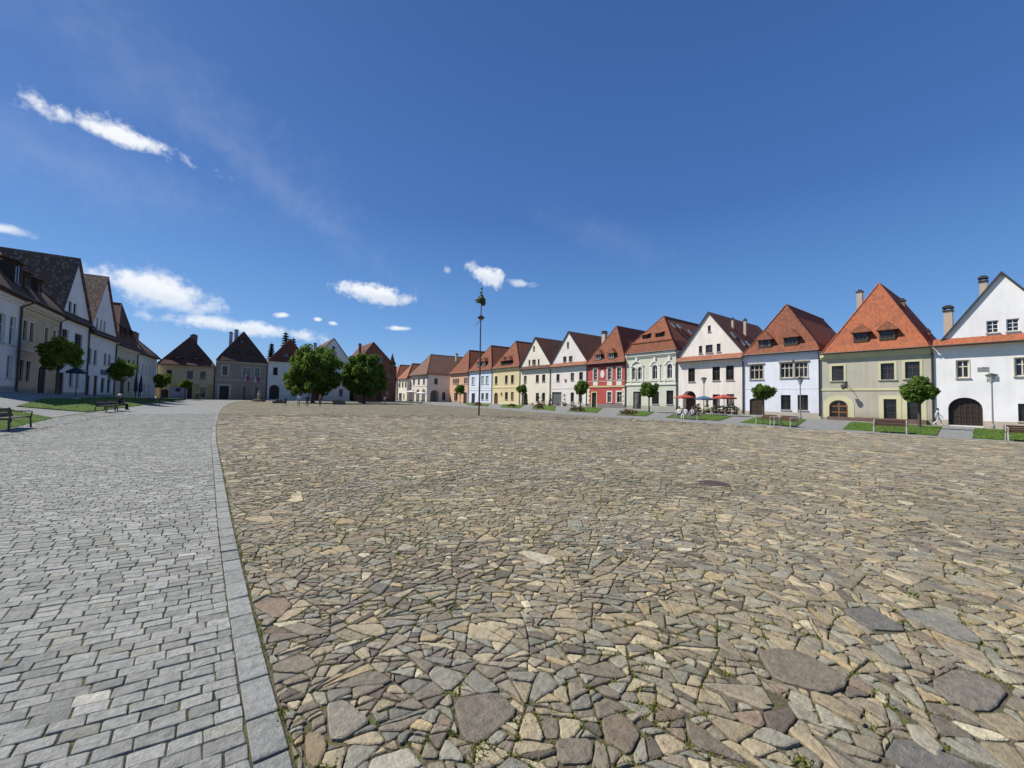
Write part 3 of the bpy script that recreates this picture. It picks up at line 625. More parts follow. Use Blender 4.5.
b = MB(); b.box(5.3 - W / 2, 10.2 - W / 2, -.12, -.003, 3.15, 3.85); b.build('shop_sign', plain('blue_sign', (.05, .12, .20), .4), L3)
W = 12.42
house('cream house with big dark brown hipped roof, left row, past the red-edged gable', **LL(86.0, 98.4), base=.72, D=16, wallm=plaster((.60, .53, .38), .25), He=8.3,
      roof=dict(k='hip', ya=1.1, Za=15.8, m=T_DARK, oh=.6, dorm=((3.2, 10.2, 11.4, 1.2, 12.0), (5.6, 10.2, 11.4, 1.2, 12.0), (8.6, 10.2, 11.4, 1.2, 12.0)), dstyle='shed'),
      wins=rects([(1.2, 2.3, 4.5, 6.4), (4.0, 5.1, 4.5, 6.4), (7, 8.1, 4.5, 6.4), (10, 11.1, 4.5, 6.4), (7.6, 8.8, .9, 2.6)], W, frame=BROWN_F), doors=rects([(3.4, 5.6, -.1, 2.6)], W, frame=DARKWOOD, pane=DARKWOOD, pname='door_panel'), corn=(CREAM_F, .3, .3))
W = 15.66
house('white house with brown roof behind the closed blue parasols, end of left row', **LL(98.4, 114.03), base=.62, D=14, wallm=plaster((.74, .71, .62), .25), He=8.2,
      roof=dict(k='hip', ya=3.0, Za=12.6, m=T_DARK, oh=.6, chim=((5.0, 1.6, 9.5, 12.2, 1.6, 1.0, CHIMB),)),
      wins=rects([(.9, 2.0, 4.5, 6.3), (3.6, 4.7, 4.5, 6.3), (6.3, 7.5, 4.5, 6.3), (9.4, 10.6, 4.5, 6.3), (12.4, 13.6, 4.5, 6.3), (5.8, 7.2, .5, 2.4), (9.2, 10.6, .5, 2.4)], W, frame=WHITE_F, pane=plain('grey_curtain', (.16, .18, .2), .3)), doors=rects([(2, 3.4, -.1, 2.6)], W, frame=DARKWOOD, pane=DARKWOOD, pname='door_panel'))

# ================================================================== GROUND
def mat_setts():
    t = NT('grey_setts')
    v = t.mapping((1, 1, 1))
    br = t.n('TexBrick', {'Vector': v, 'Color1': (.285, .287, .262, 1), 'Color2': (.395, .395, .36, 1), 'Mortar': (.075, .075, .065, 1), 'Scale': 1.0, 'Mortar Size': .007, 'Mortar Smooth': .3, 'Bias': -.1, 'Brick Width': .15, 'Row Height': .095})
    col = t.mix(t.rng(t.noise(.5, 6, None, .75), .35, .65), br.outputs['Color'], t.mix(.5, br.outputs['Color'], (.16, .16, .155)))
    gn = t.noise(2.6, 6, None, .85)
    col = t.mix(t.rng(gn, .36, .64), t.mix(.45, col, (.09, .09, .085)), col)
    col = t.mix(t.math('MULTIPLY', t.rng(t.noise(4.5, 4, t.mapping((1.0, .5, 1)), .8), .56, .68), .45), col, (.42, .41, .38))
    t.bump(t.math('SUBTRACT', 1.0, br.outputs['Fac']), .5, .012)
    return t.done(col, .78, .25)
def mat_stone(name):
    t = NT(name)
    c = t.n('VertexColor', layer_name='Col').outputs[0]
    f = t.noise(22, 6, None, .68); g = t.noise(70, 4, None, .7)
    l = t.noise(9, 6, t.mapping((1, 3.2, 1), (0, 0, .7)), .72, .25)
    col = t.mix(t.rng(f, .32, .68), t.mix(.46, c, (.02, .02, .018)), c)
    col = t.mix(t.math('MULTIPLY', t.rng(l, .52, .68), .35), col, t.mix(.5, c, (.40, .36, .28)))
    col = t.mix(t.math('MULTIPLY', t.rng(g, .55, .7), .3), col, t.mix(.55, c, (.03, .028, .022)))
    col = t.mix(t.math('MULTIPLY', t.rng(t.noise(.7, 6, None, .75), .52, .68), .32), col, t.mix(.55, c, (.05, .045, .035)))
    patch = t.noise(.16, 4, None, .6)
    col = t.mix(t.math('MULTIPLY', t.rng(patch, .52, .66), .30), col, (.105, .105, .06))
    t.bump(t.math('ADD', t.math('MULTIPLY', l, .55), t.math('ADD', f, t.math('MULTIPLY', g, .5))), .85, .022)
    return t.done(col, .84, .2)
def mat_bed(dk=(.06, .05, .035), lt=(.17, .145, .10)):
    t = NT('joint_soil')
    a = t.noise(6, 5, None, .7); b = t.noise(60, 4, None, .7)
    col = t.mix(t.rng(b, .3, .7), dk, lt)
    col = t.mix(t.rng(a, .47, .60), col, t.mix(t.rng(b, .35, .65), (.06, .08, .02), (.17, .165, .055)))
    t.bump(b, .8, .02); return t.done(col, .95, .15)
def mat_flags_far():
    t = NT('far_flagstones')
    w = t.noise(1.1, 3); off = t.n('TexNoise', {'Vector': t.obj, 'Scale': .6, 'Detail': 2}).outputs['Color']
    v0 = t.n('VectorMath', {0: t.mapping((1, 1.5, 0), (0, 0, math.radians(52))), 1: off}, operation='ADD').outputs[0]
    vo = t.n('TexVoronoi', {'Vector': v0, 'Scale': 6.2, 'Randomness': 1.0}); ve = t.n('TexVoronoi', {'Vector': v0, 'Scale': 6.2}, feature='DISTANCE_TO_EDGE')
    rnd = t.n('SeparateColor', {0: vo.outputs['Color']}).outputs[0]
    rp = t.t.nodes.new('ShaderNodeValToRGB'); e = rp.color_ramp; e.interpolation = 'CONSTANT'
    cols = [(0, (.19, .165, .115)), (.16, (.31, .275, .20)), (.42, (.40, .345, .24)), (.62, (.31, .295, .225)), (.76, (.48, .41, .28)), (.90, (.60, .53, .38))]
    e.elements[0].position = 0; e.elements[0].color = (*cols[0][1], 1); e.elements[1].position = cols[1][0]; e.elements[1].color = (*cols[1][1], 1)
    for p, c in cols[2:]: el = e.elements.new(p); el.color = (*c, 1)
    t.set(rp.inputs[0], rnd)
    edge = t.rng(ve.outputs['Distance'], .012, .06)
    joint = t.mix(t.rng(t.noise(1.5, 4, None, .7), .42, .6), (.06, .05, .035), (.085, .095, .03))
    col = t.mix(edge, joint, rp.outputs[0])
    col = t.mix(t.rng(t.noise(18, 3), .35, .7), t.mix(.2, col, (.03, .03, .03)), col)
    col = t.mix(t.math('MULTIPLY', t.rng(t.noise(.16, 4, None, .6), .52, .66), .30), col, (.105, .105, .06))
    col = t.mix(t.math('MULTIPLY', t.rng(t.noise(.35, 5, t.mapping((.5, 1, 1), (0, 0, .6)), .65), .55, .7), .28), col, (.10, .085, .07))
    ax = t.mapping((1, 2.2, 1), (0, 0, math.radians(36)))
    col = t.mix(t.rng(t.noise(1.6, 7, ax, .88), .38, .62), t.mix(.50, col, (.07, .06, .04)), col)
    col = t.mix(t.math('MULTIPLY', t.rng(t.noise(2.3, 5, ax, .8), .56, .66), .5), col, (.46, .39, .27))
    pn = t.noise(.28, 7, t.mapping((1, 1.6, 1), (0, 0, .5)), .78)
    col = t.mix(t.math('MULTIPLY', t.rng(pn, .50, .66), .45), col, (.13, .115, .085)); col = t.mix(t.math('MULTIPLY', t.rng(pn, .46, .36), .35), col, (.44, .38, .26))
    t.bump(t.math('ADD', t.math('ADD', edge, t.math('MULTIPLY', rnd, .4)), t.math('MULTIPLY', t.noise(1.6, 7, ax, .88), 2.0)), .7, .06)
    return t.done(col, .85, .15)
M_SETT = mat_setts(); M_STONE = mat_stone('stone_paving'); M_BED = mat_bed(); M_BED2 = mat_bed((.04, .038, .032), (.09, .085, .07)); M_FLAG = mat_flags_far()
def steps(a, b, n): return [a + (b - a) * i / n for i in range(n + 1)]
gx = [-700, -250, -90, -40, -22] + steps(-16, -5, 16) + [-3, 0, 5, 10, 20, 30] + steps(38, 57, 14) + [62, 75, 110, 250, 700]
gy = [-700, -200, -60, -25, -10] + steps(0, 130, 32) + [150, 200, 300, 700]
g = MB(); nx = len(gx)
for y in gy:
    for x in gx: g.v.append((x, y, gz(x, y) - .03))
for j in range(len(gy) - 1):
    for i in range(nx - 1):
        g.f.append((j * nx + i, j * nx + i + 1, (j + 1) * nx + i + 1, (j + 1) * nx + i)); g.m.append(0)
tag(g.build('ground', M_SETT, smooth=True), kind='structure')

RNEAR = 40.0
fl = MB(); rows = steps(-12, 0, 6)[:-1] + steps(0, 30, 60)[:-1] + steps(30, 103.2, 50); ncol = 60
for y in rows:
    a, b = kerb_x(y), lerp(y, REDGE)
    for i in range(ncol + 1):
        x = a + (b - a) * (i / ncol) ** 1.2; fl.v.append((x, y, gz(x, y) - .006))
for j in range(len(rows) - 1):
    for i in range(ncol):
        q = (j * (ncol + 1) + i, j * (ncol + 1) + i + 1, (j + 1) * (ncol + 1) + i + 1, (j + 1) * (ncol + 1) + i)
        cx = sum(fl.v[k][0] for k in q) / 4; cy = sum(fl.v[k][1] for k in q) / 4
        fl.f.append(q); fl.m.append(0 if math.hypot(cx, cy) < RNEAR - 12 else 1)
tag(fl.build('square', [M_BED, M_FLAG], smooth=True), kind='structure')

# ---- irregular stones of the square, near the viewer
def clip(poly, px, py, nx_, ny_):        # keep the side where (p-P).n <= 0
    out = []
    n = len(poly)
    for i in range(n):
        a = poly[i]; b = poly[(i + 1) % n]
        da = (a[0] - px) * nx_ + (a[1] - py) * ny_; db = (b[0] - px) * nx_ + (b[1] - py) * ny_
        if da <= 0: out.append(a)
        if (da < 0 < db) or (db < 0 < da):
            t = da / (da - db); out.append((a[0] + (b[0] - a[0]) * t, a[1] + (b[1] - a[1]) * t))
    return out
def area(p): return abs(sum(p[i - 1][0] * p[i][1] - p[i][0] * p[i - 1][1] for i in range(len(p)))) / 2
def cen(p):
    n = len(p); return sum(a for a, b in p) / n, sum(b for a, b in p) / n
def inset(p, d):
    c = cen(p); q = p; n = len(p)
    for i in range(n):
        a = p[i]; b = p[(i + 1) % n]; ex, ey = b[0] - a[0], b[1] - a[1]; l = math.hypot(ex, ey)
        if l < 1e-5: continue
        nx_, ny_ = ey / l, -ex / l
        if (c[0] - a[0]) * nx_ + (c[1] - a[1]) * ny_ > 0: nx_, ny_ = -nx_, -ny_
        q = clip(q, a[0] - nx_ * d, a[1] - ny_ * d, nx_, ny_)
        if len(q) < 3: return []
    return q
def chaikin(p, k=.22):
    out = []
    for i in range(len(p)):
        a = p[i]; b = p[(i + 1) % len(p)]
        out += [(a[0] + (b[0] - a[0]) * k, a[1] + (b[1] - a[1]) * k), (b[0] + (a[0] - b[0]) * k, b[1] + (a[1] - b[1]) * k)]
    return out
def nz(x, y, s=0.0): return noise.noise(Vector((x, y, s)))
def hull(ps):
    ps = sorted(ps)
    def half(q):
        h = []
        for p in q:
            while len(h) > 1 and (h[-1][0] - h[-2][0]) * (p[1] - h[-2][1]) - (h[-1][1] - h[-2][1]) * (p[0] - h[-2][0]) <= 0: h.pop()
            h.append(p)
        return h[:-1]
    return half(ps) + half(ps[::-1])
SLABS = [([(2.88, 1.17), (3.02, 1.13), (3.15, 1.01), (3.09, .74), (2.96, .73), (2.81, .77), (2.68, .99)], (.21, .18, .145), .035),
         ([(1.05, 1.95), (1.29, 1.86), (1.31, 1.67), (1.03, 1.62), (.97, 1.69)], (.20, .175, .145), .012),
         ([(4.06, 1.03), (4.33, .9), (4.15, .67), (4.08, .66), (3.89, .81)], (.165, .16, .15), .012),
         ([(4.39, .78), (4.63, .63), (4.6, .41), (4.34, .3), (4.24, .41)], (.24, .235, .21), .014),
         ([(3.42, .47), (3.81, .38), (3.79, .17), (3.44, .21), (3.33, .29)], (.21, .19, .165), .012),
         ([(2.56, 3.4), (2.7, 3.34), (2.83, 3.03), (2.69, 2.95), (2.6, 2.98)], (.47, .43, .34), .016),
         ([(.48, 2.3), (.57, 2.28), (.65, 2.05), (.51, 2.01), (.45, 2.05)], (.27, .25, .215), .014),
         ([(2.01, 1.17), (2.01, .81), (1.86, 1.05)], (.19, .16, .13), .006),
         ([(1.62, 1.4), (1.74, 1.37), (1.72, 1.22), (1.57, 1.18), (1.53, 1.29)], (.22, .18, .14), .012),
         ([(2.91, .48), (2.97, .43), (2.86, .33), (2.76, .34), (2.78, .42)], (.37, .34, .28), .012),
         ([(2.38, .94), (2.54, .86), (2.48, .81), (2.31, .81), (2.29, .88)], (.15, .12, .105), .01),
         ([(.59, 1.84), (.75, 1.8), (.77, 1.67), (.51, 1.75)], (.42, .40, .34), .014),
         ([(.36, 2.17), (.44, 2.1), (.44, 2.01), (.37, 1.91), (.34, 2.0)], (.30, .24, .16), .014),
         ([(2.78, .49), (2.88, .21), (2.62, .26), (2.53, .5)], (.17, .165, .155), .008),
         ([(1.35, 1.45), (1.51, 1.34), (1.4, 1.25), (1.26, 1.34)], (.22, .19, .155), .01)]
SLABS = [(hull(p), c, h) for p, c, h in SLABS]
PAL = [((.30, .255, .185), 5), ((.235, .205, .165), 6), ((.20, .175, .145), 5), ((.215, .21, .183), 3), ((.255, .245, .21), 3), ((.37, .32, .235), 1.6), ((.34, .27, .175), .7), ((.20, .155, .125), .9), ((.125, .11, .095), 1.6), ((.42, .385, .30), .4), ((.175, .172, .155), 1.6)]
PC, PWt = [c for c, w in PAL], [w for c, w in PAL]
def flow(x, y):
    phi = math.degrees(math.atan2(x, y))
    return math.radians(-34 - 78 * sm(48, 82, phi) + 55 * nz(x * .8, y * .8, 3.1))
def keepwedge(x, y):
    r = math.hypot(x, y); phi = math.degrees(math.atan2(x, y))
    return r < RNEAR and y > -2.5 and (r < 2.5 or -30 < phi < 108)
rs = random.Random(11)
seeds = []
for sp, rlo, rhi in ((.50, 0, 16), (.85, 16, RNEAR)):
    iy = 0; y = -3.0
    while y < rhi + 1:
        x = -1.5 + (sp / 2 if iy % 2 else 0)
        while x < min(rhi, 30.5) + 1:
            px, py = x + rs.uniform(-.42, .42) * sp, y + rs.uniform(-.42, .42) * sp
            if keepwedge(px, py) and kerb_x(py) - .5 < px < 31 and rlo <= math.hypot(px, py) < rhi: seeds.append((px, py))
            x += sp
        y += sp * .87; iy += 1
kd = kdtree.KDTree(len(seeds))
for i, s_ in enumerate(seeds): kd.insert((s_[0], s_[1], 0), i)
kd.balance()
stones = []
for i, (sx, sy) in enumerate(seeds):
    bx = .8 if math.hypot(sx, sy) < 14 else 1.3
    p = [(sx - bx, sy - bx), (sx + bx, sy - bx), (sx + bx, sy + bx), (sx - bx, sy + bx)]
    for co, k, d in kd.find_n((sx, sy, 0), 13)[1:]:
        ox, oy = co[0] - sx, co[1] - sy; p = clip(p, sx + ox / 2, sy + oy / 2, ox, oy)
    if len(p) < 3: continue
    r = math.hypot(sx, sy)
    lod = 1 + 3.6 * sm(4.5, 22, r) + 7 * sm(20, 40, r)
    stack = [p]
    while stack:
        q = stack.pop(); a = area(q)
        tgt = .0078 * math.exp(rs.gauss(0, .72)) * lod * (1.5 if math.atan2(sx, sy) > 1.15 and rs.random() < .35 else 1)
        if a < tgt * 1.35 or len(q) < 3:
            if a > .0007: stones.append(q)
            continue
        c = cen(q); th = flow(*c) + rs.gauss(0, .40); ux, uy = math.cos(th), math.sin(th)
        du = [(v[0] - c[0]) * ux + (v[1] - c[1]) * uy for v in q]; dv = [-(v[0] - c[0]) * uy + (v[1] - c[1]) * ux for v in q]
        eu, ev = max(du) - min(du), max(dv) - min(dv)
        if eu > rs.uniform(1.0, 2.2) * ev: n_ = (ux, uy); e_ = eu
        else: n_ = (-uy, ux); e_ = ev
        o = rs.uniform(-.16, .16) * e_
        px, py = c[0] + n_[0] * o, c[1] + n_[1] * o
        w_ = rs.gauss(0, .22); n2 = (n_[0] * math.cos(w_) - n_[1] * math.sin(w_), n_[0] * math.sin(w_) + n_[1] * math.cos(w_))
        stack.append(clip(q, px, py, *n2)); stack.append(clip(q, px, py, -n2[0], -n2[1]))
SV, SF, SC, tuft = [], [], [], []
def add_stone(poly, col, h, gap, near, tilt=.016, jit=True):
    q = inset(poly, gap); R0 = math.hypot(*poly[0])
    if len(q) < 3 or area(q) < .0004: return
    q = [v for k, v in enumerate(q) if math.hypot(v[0] - q[k - 1][0], v[1] - q[k - 1][1]) > .006]
    if len(q) < 3: return
    q = chaikin(q, rs.uniform(.07, .20) if R0 < 7 else .17) if R0 < 22 else q
    if near:
        o_ = []
        for i in range(len(q)):
            a = q[i]; b = q[(i + 1) % len(q)]; l = math.hypot(b[0] - a[0], b[1] - a[1]); m_ = max(1, min(4, int(l / .022)))
            for z_ in range(m_):
                f_ = z_ / m_; e_ = rs.gauss(0, .0013) if z_ else 0; o_.append((a[0] + (b[0] - a[0]) * f_ - (b[1] - a[1]) / (l + 1e-6) * e_, a[1] + (b[1] - a[1]) * f_ + (b[0] - a[0]) / (l + 1e-6) * e_))
        q = o_
    c = cen(q); tx, ty = rs.gauss(0, tilt), rs.gauss(0, tilt)
    R_ = math.sqrt(area(q)); k = len(SV); n = len(q)
    def warp(x, y): return (x + .022 * nz(x * 2.6, y * 2.6, 9) + .006 * nz(x * 13, y * 13, 4), y + .022 * nz(x * 2.6, y * 2.6, 21) + .006 * nz(x * 13, y * 13, 14)) if jit else (x, y)
    b1 = min(.16, .0045 / R_ * 1.6); b2 = min(.3, .011 / R_ * 1.6)
    rings = ((0, -.02), (b1 * .3, h - .0045), (b2, h)) if near else ((0, -.02), (b1, h))
    for s_, z in rings:
        for x, y in q:
            X, Y = x + (c[0] - x) * s_, y + (c[1] - y) * s_; wx, wy = warp(X, Y)
            zz = z + (((X - c[0]) * tx + (Y - c[1]) * ty) if z >= 0 else 0) + (.0025 * nz(X * 25, Y * 25, 2) if near and z == h else 0)
            SV.append((wx, wy, zz + gz(wx, wy)))
            SC.extend((*col, 1))
    for a in range(len(rings) - 1):
        for i in range(n): SF.append((k + a * n + i, k + a * n + (i + 1) % n, k + (a + 1) * n + (i + 1) % n, k + (a + 1) * n + i))
    t0 = k + (len(rings) - 1) * n
    if near and n > 5:
        wx, wy = warp(*c); SV.append((wx, wy, h + .002 * rs.random() + gz(wx, wy))); SC.extend((*col, 1)); m_ = len(SV) - 1
        for i in range(n): SF.append((t0 + i, t0 + (i + 1) % n, m_))
    else: SF.append(tuple(t0 + i for i in range(n)))
for q in stones:
    c = cen(q)
    kx = kerb_x(c[1]) + .010
    if min(v[0] for v in q) < kx: q = clip(q, kx, c[1], -1, 0)
    if len(q) < 3 or area(q) < .0006: continue
    c = cen(q)
    if math.hypot(c[0] - 8.08, c[1] - 4.06) < .29: continue
    if rs.random() < sm(RNEAR - 12, RNEAR, math.hypot(*c)) * .95: continue
    bad = False
    for sp_, sc_, sh_ in SLABS:
        if abs(c[0] - sp_[0][0]) > .9 or abs(c[1] - sp_[0][1]) > .9: continue
        best = -9; hp = None; m = len(sp_)
        for i in range(m):
            a, b = sp_[i], sp_[(i + 1) % m]; l = math.hypot(b[0] - a[0], b[1] - a[1]); n_ = ((b[1] - a[1]) / l, -(b[0] - a[0]) / l)
            d = (c[0] - a[0]) * n_[0] + (c[1] - a[1]) * n_[1]
            if d > best: best = d; hp = (a, n_)
        if best < .5: 
            (a, n_) = hp
            if any(True for v in q if (v[0] - a[0]) * n_[0] + (v[1] - a[1]) * n_[1] < 0): q = clip(q, a[0], a[1], -n_[0], -n_[1])
    if len(q) < 3 or area(q) < .0006: continue
    r = math.hypot(*c)
    base = rs.choices(PC, PWt)[0]; k = rs.uniform(.8, 1.22)
    ph = nz(c[0] * .5, c[1] * .5, 7)                      # districts of warmer and greyer stone
    col = (base[0] * k * (1.46 + .08 * ph), base[1] * k * (1.40 + .04 * ph), base[2] * k * (1.20 - .06 * ph))
    add_stone(q, col, rs.uniform(.004, .013) + (.006 if rs.random() < .05 else 0), rs.uniform(.0018, .0055) * (1 + .8 * sm(5, 15, r)), r < 7)
    if r < 13:
        v = q[rs.randrange(len(q))]; mk = nz(v[0] * 1.1, v[1] * 1.1, 31) + .6 * nz(v[0] * 4, v[1] * 4, 8)
        if mk > -.08 or rs.random() < .05: tuft.append((v[0], v[1], min(1.0, .35 + mk)))
for p, c, h in SLABS: add_stone(p, sc((c[0] * 1.03, c[1], c[2] * .9), 1.15), min(h, .022), .004, True, .008, False)
me = bpy.data.meshes.new('cobblestones'); me.from_pydata(SV, [], SF); me.materials.append(M_STONE)
ca = me.color_attributes.new('Col', 'FLOAT_COLOR', 'POINT'); ca.data.foreach_set('color', SC); me.update()
o = bpy.data.objects.new('cobblestones', me); COL.objects.link(o); tag(o, kind='structure')
print('stones', len(stones), 'verts', len(SV))

# ---- setts of the footway and its kerb
M_GREY = mat_stone('granite_setts')
bed = MB(); ys_ = steps(-2, 39.5, 83)
for y in ys_:
    for i in range(9):
        x = -7.6 + (kerb_x(y) + 7.6) * i / 8; bed.v.append((x, y, gz(x, y) - .006))
for j in range(len(ys_) - 1):
    for i in range(8): bed.f.append((j * 9 + i, j * 9 + i + 1, (j + 1) * 9 + i + 1, (j + 1) * 9 + i)); bed.m.append(0)
tag(bed.build('footway_bed', M_BED2, smooth=True), kind='structure')
SV, SF, SC, = [], [], []
def sett(pts, col, h, near):
    c = cen(pts); n = len(pts); tx, ty = rs.gauss(0, .014), rs.gauss(0, .014)
    q = []
    for i in range(n):
        a = pts[i - 1]; b = pts[i]; d = pts[(i + 1) % n]
        for e in (a, d):
            l = math.hypot(e[0] - b[0], e[1] - b[1]); k = min(.3, .005 / max(l, .01)); q.append((b[0] + (e[0] - b[0]) * k, b[1] + (e[1] - b[1]) * k))
    if b[1] > 12: q = list(pts)
    n = len(q); k0 = len(SV)
    rings = ((0, -.02), (.015, h - .004), (.08, h)) if near else ((0, -.02), (.05, h))
    for s_, z in rings:
        for x, y in q:
            X, Y = x + (c[0] - x) * s_, y + (c[1] - y) * s_
            SV.append((X + .002 * nz(X * 40, Y * 40, 3), Y + .002 * nz(X * 40, Y * 40, 5), z + gz(X, Y) + ((X - c[0]) * tx + (Y - c[1]) * ty if z > 0 else 0))); SC.extend((*col, 1))
    for a in range(len(rings) - 1):
        for i in range(n): SF.append((k0 + a * n + i, k0 + a * n + (i + 1) % n, k0 + (a + 1) * n + (i + 1) % n, k0 + (a + 1) * n + i))
    SF.append(tuple(k0 + (len(rings) - 1) * n + i for i in range(n)))
def gcol():
    k = rs.uniform(.78, 1.15); c = rs.choices([(.375, .375, .335), (.405, .402, .36), (.335, .336, .30), (.55, .53, .44), (.385, .375, .31)], [6, 5, 4, .22, .8])[0]
    return sc(c, k)
def rowy(c, d): return c + .10 * d + .05 * min(d, 3) ** 2 + max(0, d - 3) * .3
KW = .148
c = -1.5
while c < 40:
    rh = rs.uniform(.088, .102)
    d = rs.uniform(0, .15)
    first = True; d0 = 0.0
    while True:
        d1 = (d if first else d0 + rs.uniform(.132, .162)); first = False
        if d1 - d0 < .055: d1 += .14
        g_ = rs.uniform(.0015, .0038)
        e = []
        for dd, cc in ((d0 + g_, c + g_), (d1 - g_, c + g_), (d1 - g_, c + rh - g_), (d0 + g_, c + rh - g_)):
            yy = rowy(cc, dd); xx = kerb_x(yy) - KW - dd; e.append((xx + rs.gauss(0, .0028), yy + rs.gauss(0, .0028)))
        xx, yy = e[1]
        if xx < -7.55 or xx < -.52 * max(yy, 0) - 2.2 or d1 > 12: break
        if .2 < yy < 39.5: sett(e, gcol(), rs.uniform(.0, .006), yy < 6)
        d0 = d1
    c += rh
y = .2
while y < 103:
    L = rs.uniform(.24, .36) if y < 40 else .9; g_ = .004
    a, b = y + g_, y + L - g_
    sett([(kerb_x(a) - KW + g_, a), (kerb_x(a) - .004, a + rs.gauss(0, .004)), (kerb_x(b) - .004, b + rs.gauss(0, .004)), (kerb_x(b) - KW + g_, b)], sc((.345, .347, .318), rs.uniform(.88, 1.12)), rs.uniform(.004, .010), y < 8)
    y += L
me = bpy.data.meshes.new('footway_setts'); me.from_pydata(SV, [], SF); me.materials.append(M_GREY)
ca = me.color_attributes.new('Col', 'FLOAT_COLOR', 'POINT'); ca.data.foreach_set('color', SC); me.update()
o = bpy.data.objects.new('footway_setts', me); COL.objects.link(o); tag(o, kind='structure')

# ---- moss and weeds in the joints
def leaf_mat(name, c1, c2, trans=.35, rough=.5):
    t = NT(name)
    r = t.n('NewGeometry').outputs['Random Per Island']
    col = t.mix(r, c1, c2)
    tr = t.n('BsdfTranslucent', {'Color': t.mix(.5, col, (.25, .35, .04))})
    mx = t.n('MixShader', {0: trans, 1: t.p.outputs[0], 2: tr.outputs[0]}); t.t.links.new(mx.outputs[0], t.out.inputs[0])
    return t.done(col, rough, .15)
M_MOSS = leaf_mat('moss', (.07, .10, .014), (.26, .25, .055), .3, .7)
ms = MB()
def add_tuft(x, y, k, hgt):
    z = gz(x, y)
    for i in range(int(7 + 9 * k)):
        a = rs.uniform(0, 2 * PI); px, py = x + rs.gauss(0, .011 * (1 + k)), y + rs.gauss(0, .011 * (1 + k)); l = hgt * rs.uniform(.5, 1.2); w = l * rs.uniform(.25, .5)
        dx, dy = math.cos(a), math.sin(a); b = rs.uniform(.3, 1.0) * l
        b0 = len(ms.v)
        ms.v += [(px - dy * w * .5, py + dx * w * .5, z - .006), (px + dy * w * .5, py - dx * w * .5, z - .006), (px + dx * b * .6 + dy * w * .4, py + dy * b * .6 - dx * w * .4, z + l * .6), (px + dx * b, py + dy * b, z + l * .8)]
        ms.f.append((b0, b0 + 1, b0 + 2, b0 + 3)); ms.m.append(0)
for x, y, k in tuft: add_tuft(x, y, k, .013 + .010 * k)
for x, y, n, s in ((.39, 1.86, 14, .03), (.42, 1.80, 10, .03), (.30, 2.35, 6, .02), (3.05, .62, 8, .022), (2.2, .7, 8, .025), (.72, 2.62, 6, .02), (1.3, 1.57, 8, .022), (1.6, .95, 8, .024), (2.5, 1.2, 8, .022), (3.6, .6, 10, .024), (1.0, 1.6, 8, .026)):
    for i in range(n): add_tuft(x + rs.gauss(0, .02), y + rs.gauss(0, .02), .5, s)
y = 1.6
while y < 14:
    if nz(y * 2, 0, 5) > -.05: add_tuft(kerb_x(y) + .006, y, .3, .014)
    y += rs.uniform(.03, .12)
tag(ms.build('joint_moss', M_MOSS), kind='stuff', label='moss and small weeds in the joints of the paving', cat='moss')

# ---- lawns
def mat_grass():
    t = NT('grass')
    a = t.noise(1.3, 5, None, .7); b = t.noise(40, 3, None, .7)
    col = t.mix(t.rng(a, .3, .7), (.085, .165, .02), (.18, .26, .042)); col = t.mix(t.rng(b, .3, .7), sc((.035, .08, .012), 1), col)
    t.bump(b, 1.0, .06); return t.done(col, .8, .2)
M_GRASS = mat_grass()
LAWNS = [[(35.0, 8.6), (52.4, 12.2), (54, 6), (34, 4)], [(33.7, 2.6), (53.8, 4.0), (54, -4), (33.2, -6)], [(36.3, 16), (52, 21), (52, 16), (34.6, 11.3)], [(38, 24.3), (51, 31), (50.2, 23), (37.4, 18.4)],
         [(37.7, 30.6), (50.9, 39.3), (50.2, 33.8), (38.8, 27.3)], [(40, 41.5), (54.4, 53.6), (54.6, 47.4), (40.5, 36.2)], [(42.2, 52.4), (54.5, 67), (54.8, 60.0), (39.8, 43.9)],
         [(41.6, 61.2), (54.3, 78.6), (53.6, 69), (41.4, 54.9)], [(43.2, 76), (54, 98), (54, 84), (42.5, 67)],
         [(-6.95, 19), (-6.95, 24), (-7.42, 30.7), (-9.4, 32.6), (-11.4, 32.0), (-11.4, 19)], [(-9.9, 35.0), (-7.65, 38.3), (-7.6, 57), (-8.0, 63.0), (-11.2, 63), (-11.2, 44.0)], [(-8.1, 65), (-8.2, 77), (-7.8, 92), (-11.5, 92), (-12.0, 65)], [(-7.7, 94), (-7.2, 106), (-10.5, 108), (-11.2, 94)]]
bl = MB(); M_BLADE = leaf_mat('grass_blade', (.09, .175, .02), (.21, .30, .045), .35, .6)
